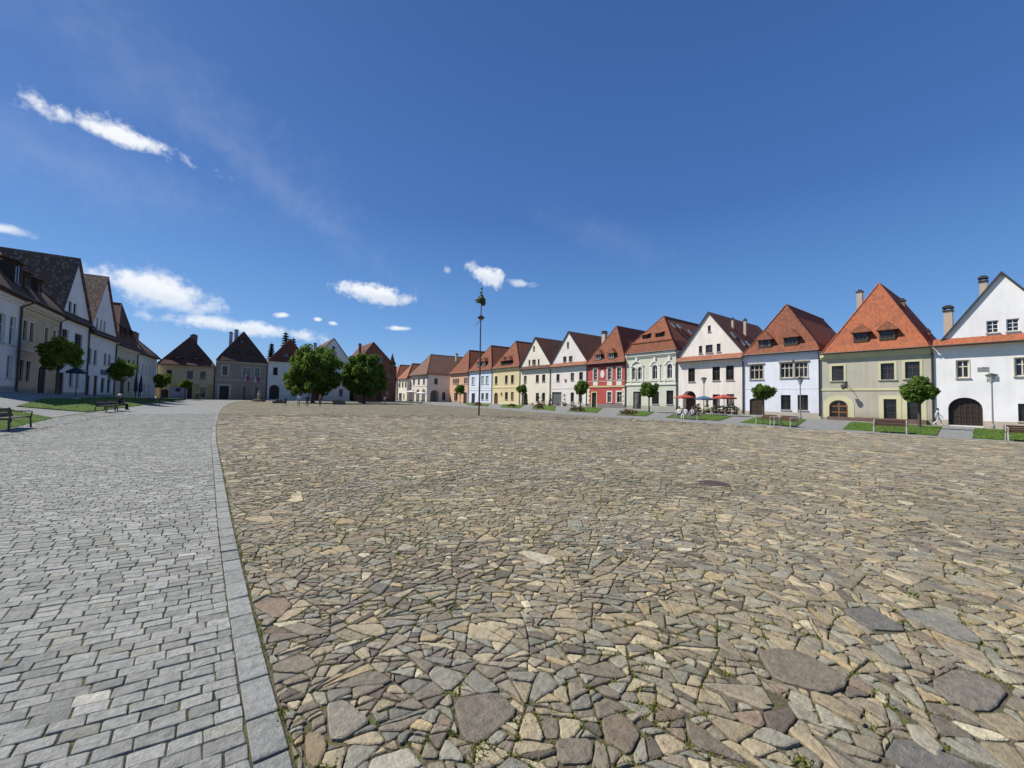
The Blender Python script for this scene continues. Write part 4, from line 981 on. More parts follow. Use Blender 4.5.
for P in LAWNS:
    P = hull(P); m = MB(); c = cen(P)
    xs = [a for a, b in P]; yss = [b for a, b in P]; nn = 12
    cells = {}
    outl = []
    for i in range(len(P)):
        a, b = P[i], P[(i + 1) % len(P)]; k = max(1, int(math.hypot(b[0] - a[0], b[1] - a[1]) / .8))
        outl += [(a[0] + (b[0] - a[0]) * j / k, a[1] + (b[1] - a[1]) * j / k) for j in range(k)]
    pts = [Vector(p) for p in outl]; ne = len(pts); ed = [(i, (i + 1) % ne) for i in range(ne)]
    x = min(xs)
    while x < max(xs):
        y = min(yss)
        while y < max(yss):
            p = (x + rs.uniform(-.2, .2), y + rs.uniform(-.2, .2))
            if inside(p[0], p[1], inset(P, .4) or P): pts.append(Vector(p))
            y += 1.0
        x += 1.0
    vs, es, fs = delaunay_2d_cdt(pts, ed, [], 1, 1e-5)[:3]
    m.add([(v.x, v.y, gz(v.x, v.y) + .02 + .02 * nz(v.x, v.y)) for v in vs], [list(f) for f in fs])
    m.add([(a[0], a[1], gz(*a) + .02) for a in outl] + [(a[0], a[1], gz(*a) - .05) for a in outl], [(i, (i + 1) % ne, ne + (i + 1) % ne, ne + i) for i in range(ne)])
    tag(m.build('lawn', M_GRASS, smooth=True), kind='structure')
    if c[0] < 0 or c[0] > 0:
        near = c[0] < 0 and c[1] < 50
        N = int(area(P) * (110 if near else 26)); s = .055 if near else .05
        for i in range(N):
            x, y = rs.uniform(min(xs), max(xs)), rs.uniform(min(yss), max(yss))
            if not inside(x, y, P): continue
            z = gz(x, y) + .01; a = rs.uniform(0, 2 * PI); l = s * rs.uniform(.5, 1.1); w = .03 if near else .07; dx, dy = math.cos(a), math.sin(a); b0 = len(bl.v)
            bl.v += [(x - dy * w, y + dx * w, z), (x + dy * w, y - dx * w, z), (x + dx * l * .4, y + dy * l * .4, z + l)]; bl.f.append((b0, b0 + 1, b0 + 2)); bl.m.append(0)
tag(bl.build('grass', M_BLADE), kind='stuff', label='short green grass of the lawn strips in front of the houses', cat='grass')

# ================================================================== PLANTS
def crown_mb(mb, cen_, rad, n, size, clumps, seed, cone=0, spread=.3, lo=-1.0):
    r = random.Random(seed); C = []
    while len(C) < clumps:
        d = Vector((r.gauss(0, 1), r.gauss(0, 1), r.gauss(0, 1))).normalized()
        if d.z < lo: continue
        f = r.uniform(.42, .94) * (1 + .18 * noise.noise(d * 2.2 + Vector((seed, 0, 0))))
        p = Vector((d.x * rad[0] * f, d.y * rad[1] * f, d.z * rad[2] * f))
        if cone:
            z = r.random() ** 1.4; a = r.uniform(0, 2 * PI); q = (1 - z) * r.uniform(.5, 1.0)
            p = Vector((math.cos(a) * rad[0] * q, math.sin(a) * rad[1] * q, -rad[2] + 2 * rad[2] * z))
        C.append((p, r.uniform(.7, 1.25)))
    R_ = (rad[0] + rad[1] + rad[2]) / 3 * spread
    for i in range(n):
        p, k = C[r.randrange(clumps)]
        d = Vector((r.gauss(0, 1), r.gauss(0, 1), r.gauss(0, 1))).normalized(); q = p + d * R_ * k * r.random() ** .4
        q = Vector(cen_) + q
        nrm = (d * .8 + q.normalized() * 0 + Vector((r.gauss(0, .6), r.gauss(0, .6), r.gauss(.35, .5)))).normalized()
        a = nrm.orthogonal().normalized(); b = nrm.cross(a); w = r.uniform(0, 2 * PI); a, b = a * math.cos(w) + b * math.sin(w), b * math.cos(w) - a * math.sin(w)
        s = size * r.uniform(.6, 1.3); k0 = len(mb.v)
        mb.v += [tuple(q - a * s), tuple(q + b * s * .55 - nrm * s * .12), tuple(q + a * s), tuple(q - b * s * .55 - nrm * s * .12)]
        mb.f.append((k0, k0 + 1, k0 + 2, k0 + 3)); mb.m.append(0)
BARK = wood((.10, .075, .055), 'bark')
M_LEAF = leaf_mat('leaves', (.05, .11, .018), (.145, .22, .04), .42, .75)
M_LEAFY = leaf_mat('young_leaves', (.07, .125, .014), (.22, .27, .035), .45, .75)
M_CONIF = leaf_mat('needles', (.012, .030, .012), (.03, .055, .02), .12)
def round_tree(label, x, y, h, w, trunk_h, seed, leaf=M_LEAF, group='clipped round trees along the house rows', n=2600):
    T = thing('round_tree', label, 'tree', (x, y, gz(x, y)), seed * 1.3, group); ch = h - trunk_h
    t = MB(); c = Vector((0, 0, trunk_h + ch * .5)); rr = random.Random(seed)
    t.tube([(0, 0, -.1), (.02, .01, .1), (.03, 0, trunk_h * .6), (0, .02, trunk_h + ch * .15)], [.16, .115, .095, .09], 8)
    for i in range(7):
        a = i * .9 + rr.random(); t.tube([(0, .01, trunk_h * .95), (math.cos(a) * w * .18, math.sin(a) * w * .18, trunk_h + ch * .25), (math.cos(a) * w * .36, math.sin(a) * w * .36, trunk_h + ch * .5)], [.06, .04, .015], 6)
    t.build('trunk', BARK, T)
    m = MB(); crown_mb(m, c, (w / 2 * .74, w / 2 * .74, ch / 2 * .92), int(n * 1.7), .15, 36, seed, 0, .37, -.95); m.build('crown', leaf, T)
    return T
round_tree('small round-headed tree on the lawn strip in front of the olive-green house', 46.2, 6.35, 4.1, 3.1, 2.0, 1)
round_tree('small round-headed tree in front of the arched door of the pale blue house', 51.4, 20.0, 4.0, 3.0, 2.2, 2)
round_tree('small round-headed tree in front of the ornate pale green house', 48.5, 33.6, 4.4, 3.5, 2.1, 3)
round_tree('small round-headed tree between the crimson house and the grey garage gate', 53.2, 51.6, 5.0, 3.6, 2.3, 4)
round_tree('small dark round-headed tree between the yellow house and the cream gabled house', 54.0, 70.6, 4.9, 3.4, 2.4, 5)
round_tree('small round-headed tree in front of the salmon-pink house', 50.4, 93.3, 5.2, 3.4, 2.2, 6)
round_tree('largest round tree on the left, crown covering the tan house doorway', -13.4, 56.0, 5.3, 3.9, 2.3, 7, M_LEAFY, n=3600)
round_tree('round tree with bright top beside the closed blue parasols, second on the left row', -11.2, 70.0, 4.8, 3.5, 2.1, 8, M_LEAFY, n=3000)
round_tree('dark round tree in front of the ochre house corner, third on the left row', -9.7, 92.0, 5.0, 3.3, 2.1, 9, M_LEAFY)
round_tree('smallest round tree in front of the round sign of the ochre house', -7.6, 108.0, 4.3, 3.0, 2.4, 10, M_LEAFY)
def big_tree(label, x, y, h, rx, seed, low=1.0, n=22000):
    T = thing('broadleaf_tree', label, 'tree', (x, y, gz(x, y)), seed, 'large trees at the far end of the square'); rr = random.Random(seed)
    t = MB(); t.tube([(0, 0, -.2), (0, .05, .4), (.05, 0, 2.2), (-.1, .1, h * .45), (.1, 0, h * .75)], [.55, .36, .30, .2, .06], 10)
    for i in range(14):
        a = i * 2.4 + rr.random(); z = 2.0 + h * .5 * rr.random(); L = rx * rr.uniform(.5, .85)
        t.tube([(0, 0, z), (math.cos(a) * L * .5, math.sin(a) * L * .5, z + L * .3), (math.cos(a) * L, math.sin(a) * L, z + L * .45)], [.14, .09, .03], 6)
    t.build('trunk', BARK, T)
    m = MB(); cz = (h + low) / 2
    crown_mb(m, (0, 0, cz - .2), (rx * .95, rx * .95, (h - low) / 2 * .93), n, .31, 95, seed + 20, 0, .22, -.9)
    crown_mb(m, (0, 0, cz * .72), (rx * 1.02, rx * 1.02, (h - low) * .28), n // 3, .31, 36, seed + 50, 0, .22, -.9)
    m.build('crown', M_LEAF, T); return T
big_tree('large dense leafy tree hiding the white house, left of the pair at the far end', 13.9, 88.5, 12.8, 5.6, 1)
big_tree('large dense leafy tree hiding the reddish-brown house', 23.9, 88.0, 11.6, 4.6, 2)
big_tree('leafy tree standing behind the right-hand large tree, only its slim trunk showing', 26.5, 101.0, 11.0, 4.4, 3, 2.0, 11000)
def conifer(label, x, y, h, r, seed):
    T = thing('spruce_tree', label, 'tree', (x, y, gz(x, y)), 0, 'spruces behind the roofs'); rr = random.Random(seed)
    t = MB(); t.tube([(0, 0, -.2), (0, 0, h)], [.3, .03], 7); t.build('trunk', BARK, T); m = MB()
    for lv in range(26):
        z = h * (.12 + .86 * lv / 26); R_ = r * (1 - lv / 27) ** .8
        for b in range(9):
            a = b * 2 * PI / 9 + lv * .5 + rr.uniform(-.2, .2); L = R_ * rr.uniform(.7, 1.1)
            for q in range(7):
                f = (q + .6) / 7; s = .35 + .3 * (1 - f); p = Vector((math.cos(a) * L * f, math.sin(a) * L * f, z - L * .32 * f + rr.uniform(-.1, .1))); k0 = len(m.v)
                dx, dy = -math.sin(a) * s, math.cos(a) * s
                m.v += [(p.x - dx, p.y - dy, p.z - .25), (p.x + math.cos(a) * s, p.y + math.sin(a) * s, p.z - .1), (p.x + dx, p.y + dy, p.z - .25), (p.x - math.cos(a) * s * .6, p.y - math.sin(a) * s * .6, p.z + .12)]; m.f.append((k0, k0 + 1, k0 + 2, k0 + 3)); m.m.append(0)
    m.build('crown', M_CONIF, T)
conifer('tall dark spruce rising behind the red roof of the white house at the far end', 13.4, 138, 21.5, 4.2, 1)
conifer('shorter dark spruce left of the tall one, behind the far roofs', 9.9, 139, 17.6, 3.4, 2)
conifer('dark spruce right of the tall one, half hidden by the red roof', 16.2, 143, 20.4, 3.6, 3)

def shrub(label, x, y, h, r, seed, cone=1, mat=M_CONIF, pot=True, n=420, group='conical shrubs along the house walls', name='conical_shrub', cat='shrub'):
    T = thing(name, label, cat, (x, y, gz(x, y)), 0, group); z0 = .32 if pot else .05
    if pot:
        p = MB(); p.lathe([(0, 0), (r * .5, 0), (r * .66, .34), (r * .58, .34), (r * .55, .28), (0, .28)], 12); p.build('pot', plain('dark_pot', (.06, .045, .035), .8), T)
    else:
        p = MB(); p.tube([(0, 0, -.05), (0, 0, h * .5)], [.04, .02], 6); p.build('stem', BARK, T)
    m = MB(); crown_mb(m, (0, 0, z0 + (h - z0) / 2), (r, r, (h - z0) / 2), n, .085, 26, seed, cone, .3); m.build('foliage', mat, T)
for i, (y, h, lb) in enumerate(((72.6, 2.3, 'slim conical shrub beside the arched door of the cream gabled house'), (68.2, 2.3, 'conical shrub between the lower windows of the cream gabled house'), (66.9, 2.5, 'conical shrub right of the lower windows of the cream gabled house'), (64.2, 2.4, 'conical shrub left of the grey garage gate'), (59.7, 2.5, 'conical shrub right of the grey garage gate'))):
    shrub(lb, 56.9, y, h, .55, 40 + i)
for i, (y, lb) in enumerate(((30.7, 'potted shrub nearest the cafe archway of the cream-white gabled house'), (29.4, 'tall narrow potted shrub left of the cafe lower windows'), (28.3, 'potted shrub under the left lower window of the cafe house'), (27.4, 'potted shrub between the two lower windows of the cafe house'), (26.5, 'potted shrub under the right lower window of the cafe house'), (25.6, 'potted shrub at the corner by the pale blue house'))):
    shrub(lb, 56.6, y, 1.25 if i != 1 else 1.8, .62, 60 + i, 0 if i != 1 else 1, M_CONIF, group='potted shrubs along the cafe wall', name='potted_shrub', n=300)
M_ROSE = leaf_mat('rose_leaves', (.075, .055, .025), (.20, .10, .07), .25)
for i, (x, y, lb) in enumerate(((38.6, 29.6, 'low reddish flower bed at the corner of the lawn before the ornate green house'), (41.0, 40.3, 'low reddish flower bed on the lawn before the crimson house'), (42.0, 50.2, 'low flower bed on the lawn before the grey garage gate'), (42.6, 58.9, 'low flower bed on the lawn before the cream gabled house'), (43.8, 73, 'low flower bed on the lawn before the yellow house'))):
    T = thing('flower_bed', lb, 'flower bed', (x, y, gz(x, y)), .9, 'flower beds on the lawn corners')
    p = MB(); p.lathe([(0, .05), (1.0, .06), (1.15, .0), (1.15, -.1)], 14, 0, Matrix.Scale(1.5, 4, (1, 0, 0))); p.build('soil', M_BED, T)
    m = MB(); crown_mb(m, (0, 0, .35), (1.5, .9, .3), 420, .12, 30, 80 + i, 0, .25, -.3); m.build('plants', M_ROSE, T)

# ================================================================== STREET FURNITURE
SLAT = wood((.085, .042, .026), 'bench_slat'); SLATG = wood((.06, .055, .05), 'grey_bench_slat'); CONC = plain('cast_concrete', (.46, .44, .39), .85, .2)
def bench(label, x, y, rz, L=1.8, slat=SLAT, leg=CONC, group='park benches round the square'):
    T = thing('park_bench', label, 'bench', (x, y, gz(x, y)), rz, group)      # sits facing local -y, length along x
    s = MB()
    for k in range(4): s.box(-L / 2, L / 2, -.24 + k * .12, -.24 + k * .12 + .1, .43, .465)
    s.build('seat', slat, T); b = MB()
    for k in range(3):
        z = .47 + k * .11; b.box(-L / 2, L / 2, .245 + k * .03, .275 + k * .03, z, z + .10)
    b.build('backrest', slat, T)
    for sx in (-1, 1):
        f = MB(); x0 = sx * (L / 2 - .06)
        f.tube([(x0, -.28, -.02), (x0, -.25, .42), (x0, .22, .42)], .035, 8); f.tube([(x0, .34, -.02), (x0, .24, .43), (x0, .34, .80)], .035, 8)
        f.tube([(x0, -.27, .40), (x0, -.29, .64), (x0, -.22, .66), (x0, .28, .67)], .025, 8); f.build('bench_leg', leg, T)
    return T
def dirz(dx, dy): return math.atan2(dy, dx) + PI / 2        # rz that turns local -y to (dx,dy)
bench('bench on the lawn edge in front of the olive-green house', 34.0, 6.0, dirz(-1, -.15), 1.6)
bench('bench at the right edge of the photo in front of the white gabled house', 33.4, .55, dirz(-1, -.2))
bench('left one of two joined benches on the lawn corner of the pale blue house', 35.3, 13.55, dirz(-.83, .55))
bench('right one of two joined benches on the lawn corner of the pale blue house', 34.3, 11.85, dirz(-.83, .55))
bench('bench with people in white sitting on it near the red parasol', 37.0, 21.1, dirz(-1, .15), 2.4)
bench('bench with visitors beside the small tree by the garage gate', 42.1, 41.6, dirz(-1, .1), 2.0)
bench('dark slatted bench on the grass at the left edge, nearest of the left benches', -6.9, 23.9, dirz(1, 0), 2.1, SLATG, DARKMETAL)
bench('empty dark bench on the left lawn, beside the bench with the seated man', -7.25, 40.4, dirz(1, -.1), 1.8, SLATG, DARKMETAL)
bench('dark bench on the left with a man in a pale hat sitting on it', -7.15, 43.4, dirz(1, -.1), 1.9, SLATG, DARKMETAL)
bench('dark bench far along the left footway, below the closed parasols', -7.4, 64.7, dirz(1, -.1), 1.8, SLATG, DARKMETAL)

def lamp(label, x, y, h=4.7):
    T = thing('street_lamp', label, 'street lamp', (x, y, gz(x, y)), 0, 'street lamps before the right-hand houses')
    p = MB(); p.lathe([(.13, -.05), (.13, .25), (.09, .35), (.06, .45), (.05, h - .75)], 10); p.build('pole', plain('lamp_grey', (.25, .25, .24), .5, .5), T)
    l = MB(); l.lathe([(.10, h - .75), (.13, h - .70), (.34, h - .12), (.36, h - .08)], 12); l.build('lamp_head', plain('milky_glass', (.50, .50, .46), .25, .5), T)
    c = MB(); c.lathe([(.40, h - .10), (.38, h - .02), (.12, h + .08), (.0, h + .12)], 12); c.build('lamp_cap', DARKMETAL, T)
lamp('street lamp in front of the white gabled house at the right edge', 55.2, 3.05, 4.85)
lamp('street lamp in front of the pale blue house', 52.0, 16.5, 4.65)
lamp('street lamp among the parasols in front of the cream-white gabled house', 51.8, 27.4, 4.85)
T = thing('wall_lantern', 'dark bracket lantern on the wall of the olive-green house, casting a long slanting shadow', 'lantern', (58, 13.9, .22 + 3.6), -PI / 2)
b = MB(); b.tube([(0, -.002, .4), (0, -.6, .6), (0, -1.15, .35)], .03, 6); b.tube([(0, -.002, -.2), (0, -.6, .45)], .02, 6); b.box(-.1, .1, -.03, -.004, -.3, .5); b.build('bracket', DARKMETAL, T)
b = MB(); b.lathe([(.03, -.35), (.14, -.28), (.24, .12), (.28, .14), (.10, .32), (0, .36)], 6, 0, Matrix.Translation((0, -1.15, 0))); b.build('lantern_glass', plain('lantern_glass', (.12, .12, .11), .2), T)
T = thing('hanging_sign', 'grey bracket sign sticking out from the white gabled house wall', 'sign', (58, 3.65, 4.95), -PI / 2)
b = MB(); b.tube([(0, -.002, .6), (0, -.62, .6)], .025, 6); b.build('bracket', DARKMETAL, T); b = MB(); b.box(-.36, .36, -.55, -.51, .12, .58); b.build('sign_board', plain('sign_grey', (.22, .23, .23)), T)

def parasol(label, x, y, r, h, mat, group, n=8):
    T = thing('parasol', label, 'parasol', (x, y, gz(x, y)), .3, group)
    p = MB(); p.tube([(0, 0, .0), (0, 0, h)], .03, 8); p.build('pole', DARKMETAL, T); b = MB(); b.lathe([(.0, .0), (.35, 0), (.33, .08), (.06, .12)], 12); b.build('base', CONC, T)
    c = MB(); c.lathe([(.02, h + .05), (r * .5, h - .12), (r, h - .36), (r, h - .52), (r * .98, h - .36), (r * .5, h - .15), (.02, h)], n); c.build('canopy', mat, T)
RED = plain('red_canvas', (.40, .08, .06), .8, .2); BLUE = plain('blue_canvas', (.08, .13, .22), .8, .2); WHC = plain('white_canvas', (.75, .73, .68), .8, .2); TEAL = plain('teal_canvas', (.02, .035, .05), .8, .2)
parasol('left red cafe parasol, beside the archway', 50, 29.1, 1.35, 2.55, RED, 'cafe parasols by the cream-white house')
parasol('blue cafe parasol between the two red ones', 51, 27.0, 1.25, 2.4, BLUE, 'cafe parasols by the cream-white house')
parasol('right red cafe parasol, in front of the lower windows', 50, 23.9, 1.4, 2.6, RED, 'cafe parasols by the cream-white house')
parasol('dark open parasol behind the round tree on the left lawn', -10.9, 50.2, .68, 2.75, TEAL, 'open parasols', 12)
parasol('white parasol left of the arcade house, nearer the reddish house', 37.5, 95.5, 1.4, 3.3, WHC, 'white parasols by the arcade house')
parasol('white parasol closest to the arcade arches', 39.6, 94.2, 1.5, 3.0, WHC, 'white parasols by the arcade house')
for x, y, lb in ((-10.5, 78, 'closed dark blue parasol in front of the far white house, right one of two'), (-10.6, 75.0, 'closed dark blue parasol in front of the far white house, left one of two')):
    T = thing('closed_parasol', lb, 'parasol', (x, y, gz(x, y)), 0, 'closed blue parasols')
    p = MB(); p.tube([(0, 0, 0), (0, 0, 3.6)], .035, 8); p.build('pole', DARKMETAL, T); p = MB(); p.lathe([(.06, 1.0), (.24, 1.15), (.20, 1.9), (.14, 2.8), (.05, 3.5), (0, 3.6)], 9); p.build('canopy', plain('navy_canvas', (.02, .035, .085), .8), T)
def table_set(n, label, x, y, dark, chairs, rot=0):
    T = thing('cafe_table', label, 'table', (x, y, gz(x, y)), rot, 'cafe tables'); t = MB(); t.lathe([(0, .75), (.42, .75), (.42, .71), (0, .71)], 14); t.build('tabletop', dark, T)
    t = MB(); t.tube([(0, 0, .02), (0, 0, .71)], .03, 6); t.lathe([(0, .03), (.24, .02), (.24, 0)], 10); t.build('leg', DARKMETAL, T)
    for a, lb in chairs:
        cx, cy = x + .75 * math.cos(a), y + .75 * math.sin(a)
        C = thing('cafe_chair', lb, 'chair', (cx, cy, gz(cx, cy)), a - PI / 2, 'cafe chairs')
        s = MB(); s.box(-.2, .2, -.2, .2, .43, .47); s.build('seat', dark, C); s = MB()
        for k in range(4): s.box(-.2, .2, .19 + .01 * k, .21 + .01 * k, .56 + k * .09, .62 + k * .09)
        s.build('backrest', dark, C)
        for ax in (-.17, .17):
            for ay in (-.17, .19):
                l = MB(); l.tube([(ax, ay, 0), (ax, ay, .44 if ay < 0 else .92)], .016, 6); l.build('leg', DARKMETAL, C)
table_set(0, 'cafe table under the left red parasol', 49.2, 28.9, DARKWOOD, ((1.2, 'chair on the house side under the left red parasol'), (-1.6, 'chair on the right side under the left red parasol')))
table_set(1, 'cafe table under the right red parasol', 49.2, 24.2, DARKWOOD, ((1.2, 'chair on the left side under the right red parasol'), (-1.6, 'chair on the right side under the right red parasol')))
table_set(2, 'dark cafe table under the white parasol nearer the reddish house', 37.0, 95.0, DARKWOOD, ((.5, 'chair right of the table below the left white parasol'), (2.6, 'chair behind the table below the left white parasol'), (-1.8, 'chair in front of the table below the left white parasol')))
table_set(3, 'dark cafe table under the white parasol closest to the arcade', 39.4, 93.6, DARKWOOD, ((.2, 'chair right of the table below the right white parasol'), (2.4, 'chair behind the table below the right white parasol'), (-1.8, 'chair in front of the table below the right white parasol')))

# maypole
T = thing('maypole', 'tall slender brown maypole with green top and hanging wreath in the middle of the square', 'maypole', (19.16, 31.72, -.02))
p = MB(); p.tube([(0, 0, 0), (.02, 0, 4), (-.02, .02, 8), (0, 0, 10.6)], [.085, .075, .06, .045], 10); p.build('pole', wood((.12, .055, .035), 'pole_wood'), T)
w = MB(); n = 20
for i in range(n):
    a, b_ = 2 * PI * i / n, 2 * PI * (i + 1) / n; w.tube([(.28 * math.cos(a), .28 * math.sin(a), 9.35), (.28 * math.cos(b_), .28 * math.sin(b_), 9.35)], .07, 6, caps=False)
w.lathe([(0, 9.1), (.2, 9.2), (.22, 9.5), (.05, 9.62)], 10); w.build('wreath', leaf_mat('wreath_leaves', (.06, .045, .03), (.16, .07, .05)), T)
c = MB(); crown_mb(c, (0, 0, 10.95), (.48, .48, .55), 800, .11, 26, 5, 0, .28); crown_mb(c, (0, 0, 11.55), (.30, .30, .62), 320, .09, 16, 9, 1, .25); c.build('tree_top', leaf_mat('dry_spruce', (.05, .055, .025), (.20, .19, .11), .2), T)
RIB = [plain('red_ribbon', (.45, .06, .06), .6), plain('white_ribbon', (.7, .68, .66), .6), plain('yellow_ribbon', (.6, .45, .1), .6)]
for i in range(3):
    a = i * 2.1 + .4; r_ = MB(); L = 1.2 + .25 * (i % 3); pts = [(.3 * math.cos(a), .3 * math.sin(a), 10.6 if i % 2 else 9.3)]
    for k in range(1, 7): f = k / 6; pts.append((pts[0][0] + (-.55 * L * f) * .8 + .05 * math.sin(6 * f + i), pts[0][1] + .4 * L * f * .5, pts[0][2] - L * f * .55))
    for k in range(6):
        q0, q1 = pts[k], pts[k + 1]; r_.poly([(q0[0], q0[1], q0[2]), (q1[0], q1[1], q1[2]), (q1[0], q1[1], q1[2] + .05), (q0[0], q0[1], q0[2] + .05)])
    r_.build('ribbon', RIB[i % 3], T)

# manhole cover
T = thing('manhole_cover', 'round dark rusty manhole cover set in the cobbles', 'manhole cover', (8.08, 4.06, .0)); T.scale = (.85, .85, 1)
m = MB(); m.lathe([(.0, .012), (.26, .012), (.27, .004), (.28, .004), (.28, -.02)], 28); m.build('lid', plain('rusty_iron', (.12, .09, .072), .6, .4, .3), T)
m = MB(); m.lathe([(.285, .016), (.34, .016), (.345, -.02)], 28); m.lathe([(.285, .016), (.285, -.02)], 28); m.build('frame', plain('rusty_iron', (.12, .09, .072), .6, .4, .3), T)
for k in range(5):
    m = MB(); x = -.18 + k * .09; hh = math.sqrt(.24 ** 2 - x * x); m.box(x - .012, x + .012, -hh, hh, .013, .019); m.build('rib', plain('rusty_iron', (.12, .09, .072), .6, .4, .3), T)

# low beds, pillar and planter at the far end
T = thing('stone_pillar', 'pale carved pillar on a dark planted mound in front of the grey stone house', 'monument', (5.2, 100.5, gz(5.2, 100.5)))
m = MB(); m.lathe([(0, .5), (.7, .5), (1.25, .3), (1.35, .0)], 16); m.build('mound', M_BED, T); m = MB(); crown_mb(m, (0, 0, .35), (1.2, 1.2, .35), 300, .12, 24, 3, 0, .25, -.1); m.build('plants', M_CONIF, T)
m = MB(); m.lathe([(.28, .3), (.28, .7), (.22, .8), (.2, 1.1), (.3, 1.25), (.3, 1.5), (.2, 1.75), (.12, 1.85), (.16, 2.0), (.12, 2.2), (0, 2.28)], 12); m.build('pillar', STONETRIM, T)
def planter(label, x, y, L, dp, h, seed, rz=.5):
    T = thing('stone_planter', label, 'planter', (x, y, gz(x, y)), rz, 'planters in front of the large trees')
    m = MB(); n = 20; m.lathe([(L / 2, 0), (L / 2, h), (L / 2 - .16, h), (L / 2 - .16, h - .1), (0, h - .1)], 20, 0, Matrix.Scale(dp / L, 4, (0, 1, 0))); m.build('rim', plain('dark_concrete', (.12, .115, .105), .9), T)
    m = MB(); crown_mb(m, (0, 0, h), (L * .4, dp * .4, .22), 260, .1, 20, seed, 0, .25, -.2); m.build('plants', M_CONIF, T)
planter('low round planter left of the standing visitors', 7.6, 84.0, 2.6, 1.4, .4, 4)
planter('longer low planter below the right-hand large tree', 16.3, 76.3, 2.7, 1.2, .62, 5)

# flags on the grey house
def flag(label, x, z, out, seed):
    T = thing('flag', label, 'flag', (x, 115, z), 0, 'flags on the grey stone house')
    p = MB(); p.tube([(0, -.01, 0), (0, -out, out * .9)], .03, 6); p.build('flagpole', WHITE_F, T)
    cols = [plain('flag_white', (.75, .74, .73), .8), plain('flag_blue', (.08, .12, .36), .8), plain('flag_red', (.50, .05, .06), .8)]
    c = MB(); nu, nv = 9, 8
    for i in range(nu + 1):
        for j in range(nv + 1):
            u = i / nu; v = j / nv; c.v.append((.12 * math.sin(v * 5 + u * 4 + seed) + (u - .5) * .9, -out * .85 + .15 * math.sin(u * 7 + seed) + .1 * v, out * .75 - .2 * abs(u - .5) - v * 1.5))
    for i in range(nu):
        for j in range(nv): c.f.append((i * (nv + 1) + j, (i + 1) * (nv + 1) + j, (i + 1) * (nv + 1) + j + 1, i * (nv + 1) + j + 1)); c.m.append(min(2, i * 3 // nu))
    c.build('cloth', cols, T, True)
flag('larger white, blue and red flag hanging before the paired windows of the grey stone house', 3.35, 5.6, 1.0, 0)
flag('flag at the right-hand window of the grey stone house', 5.4, 5.3, .9, 2)

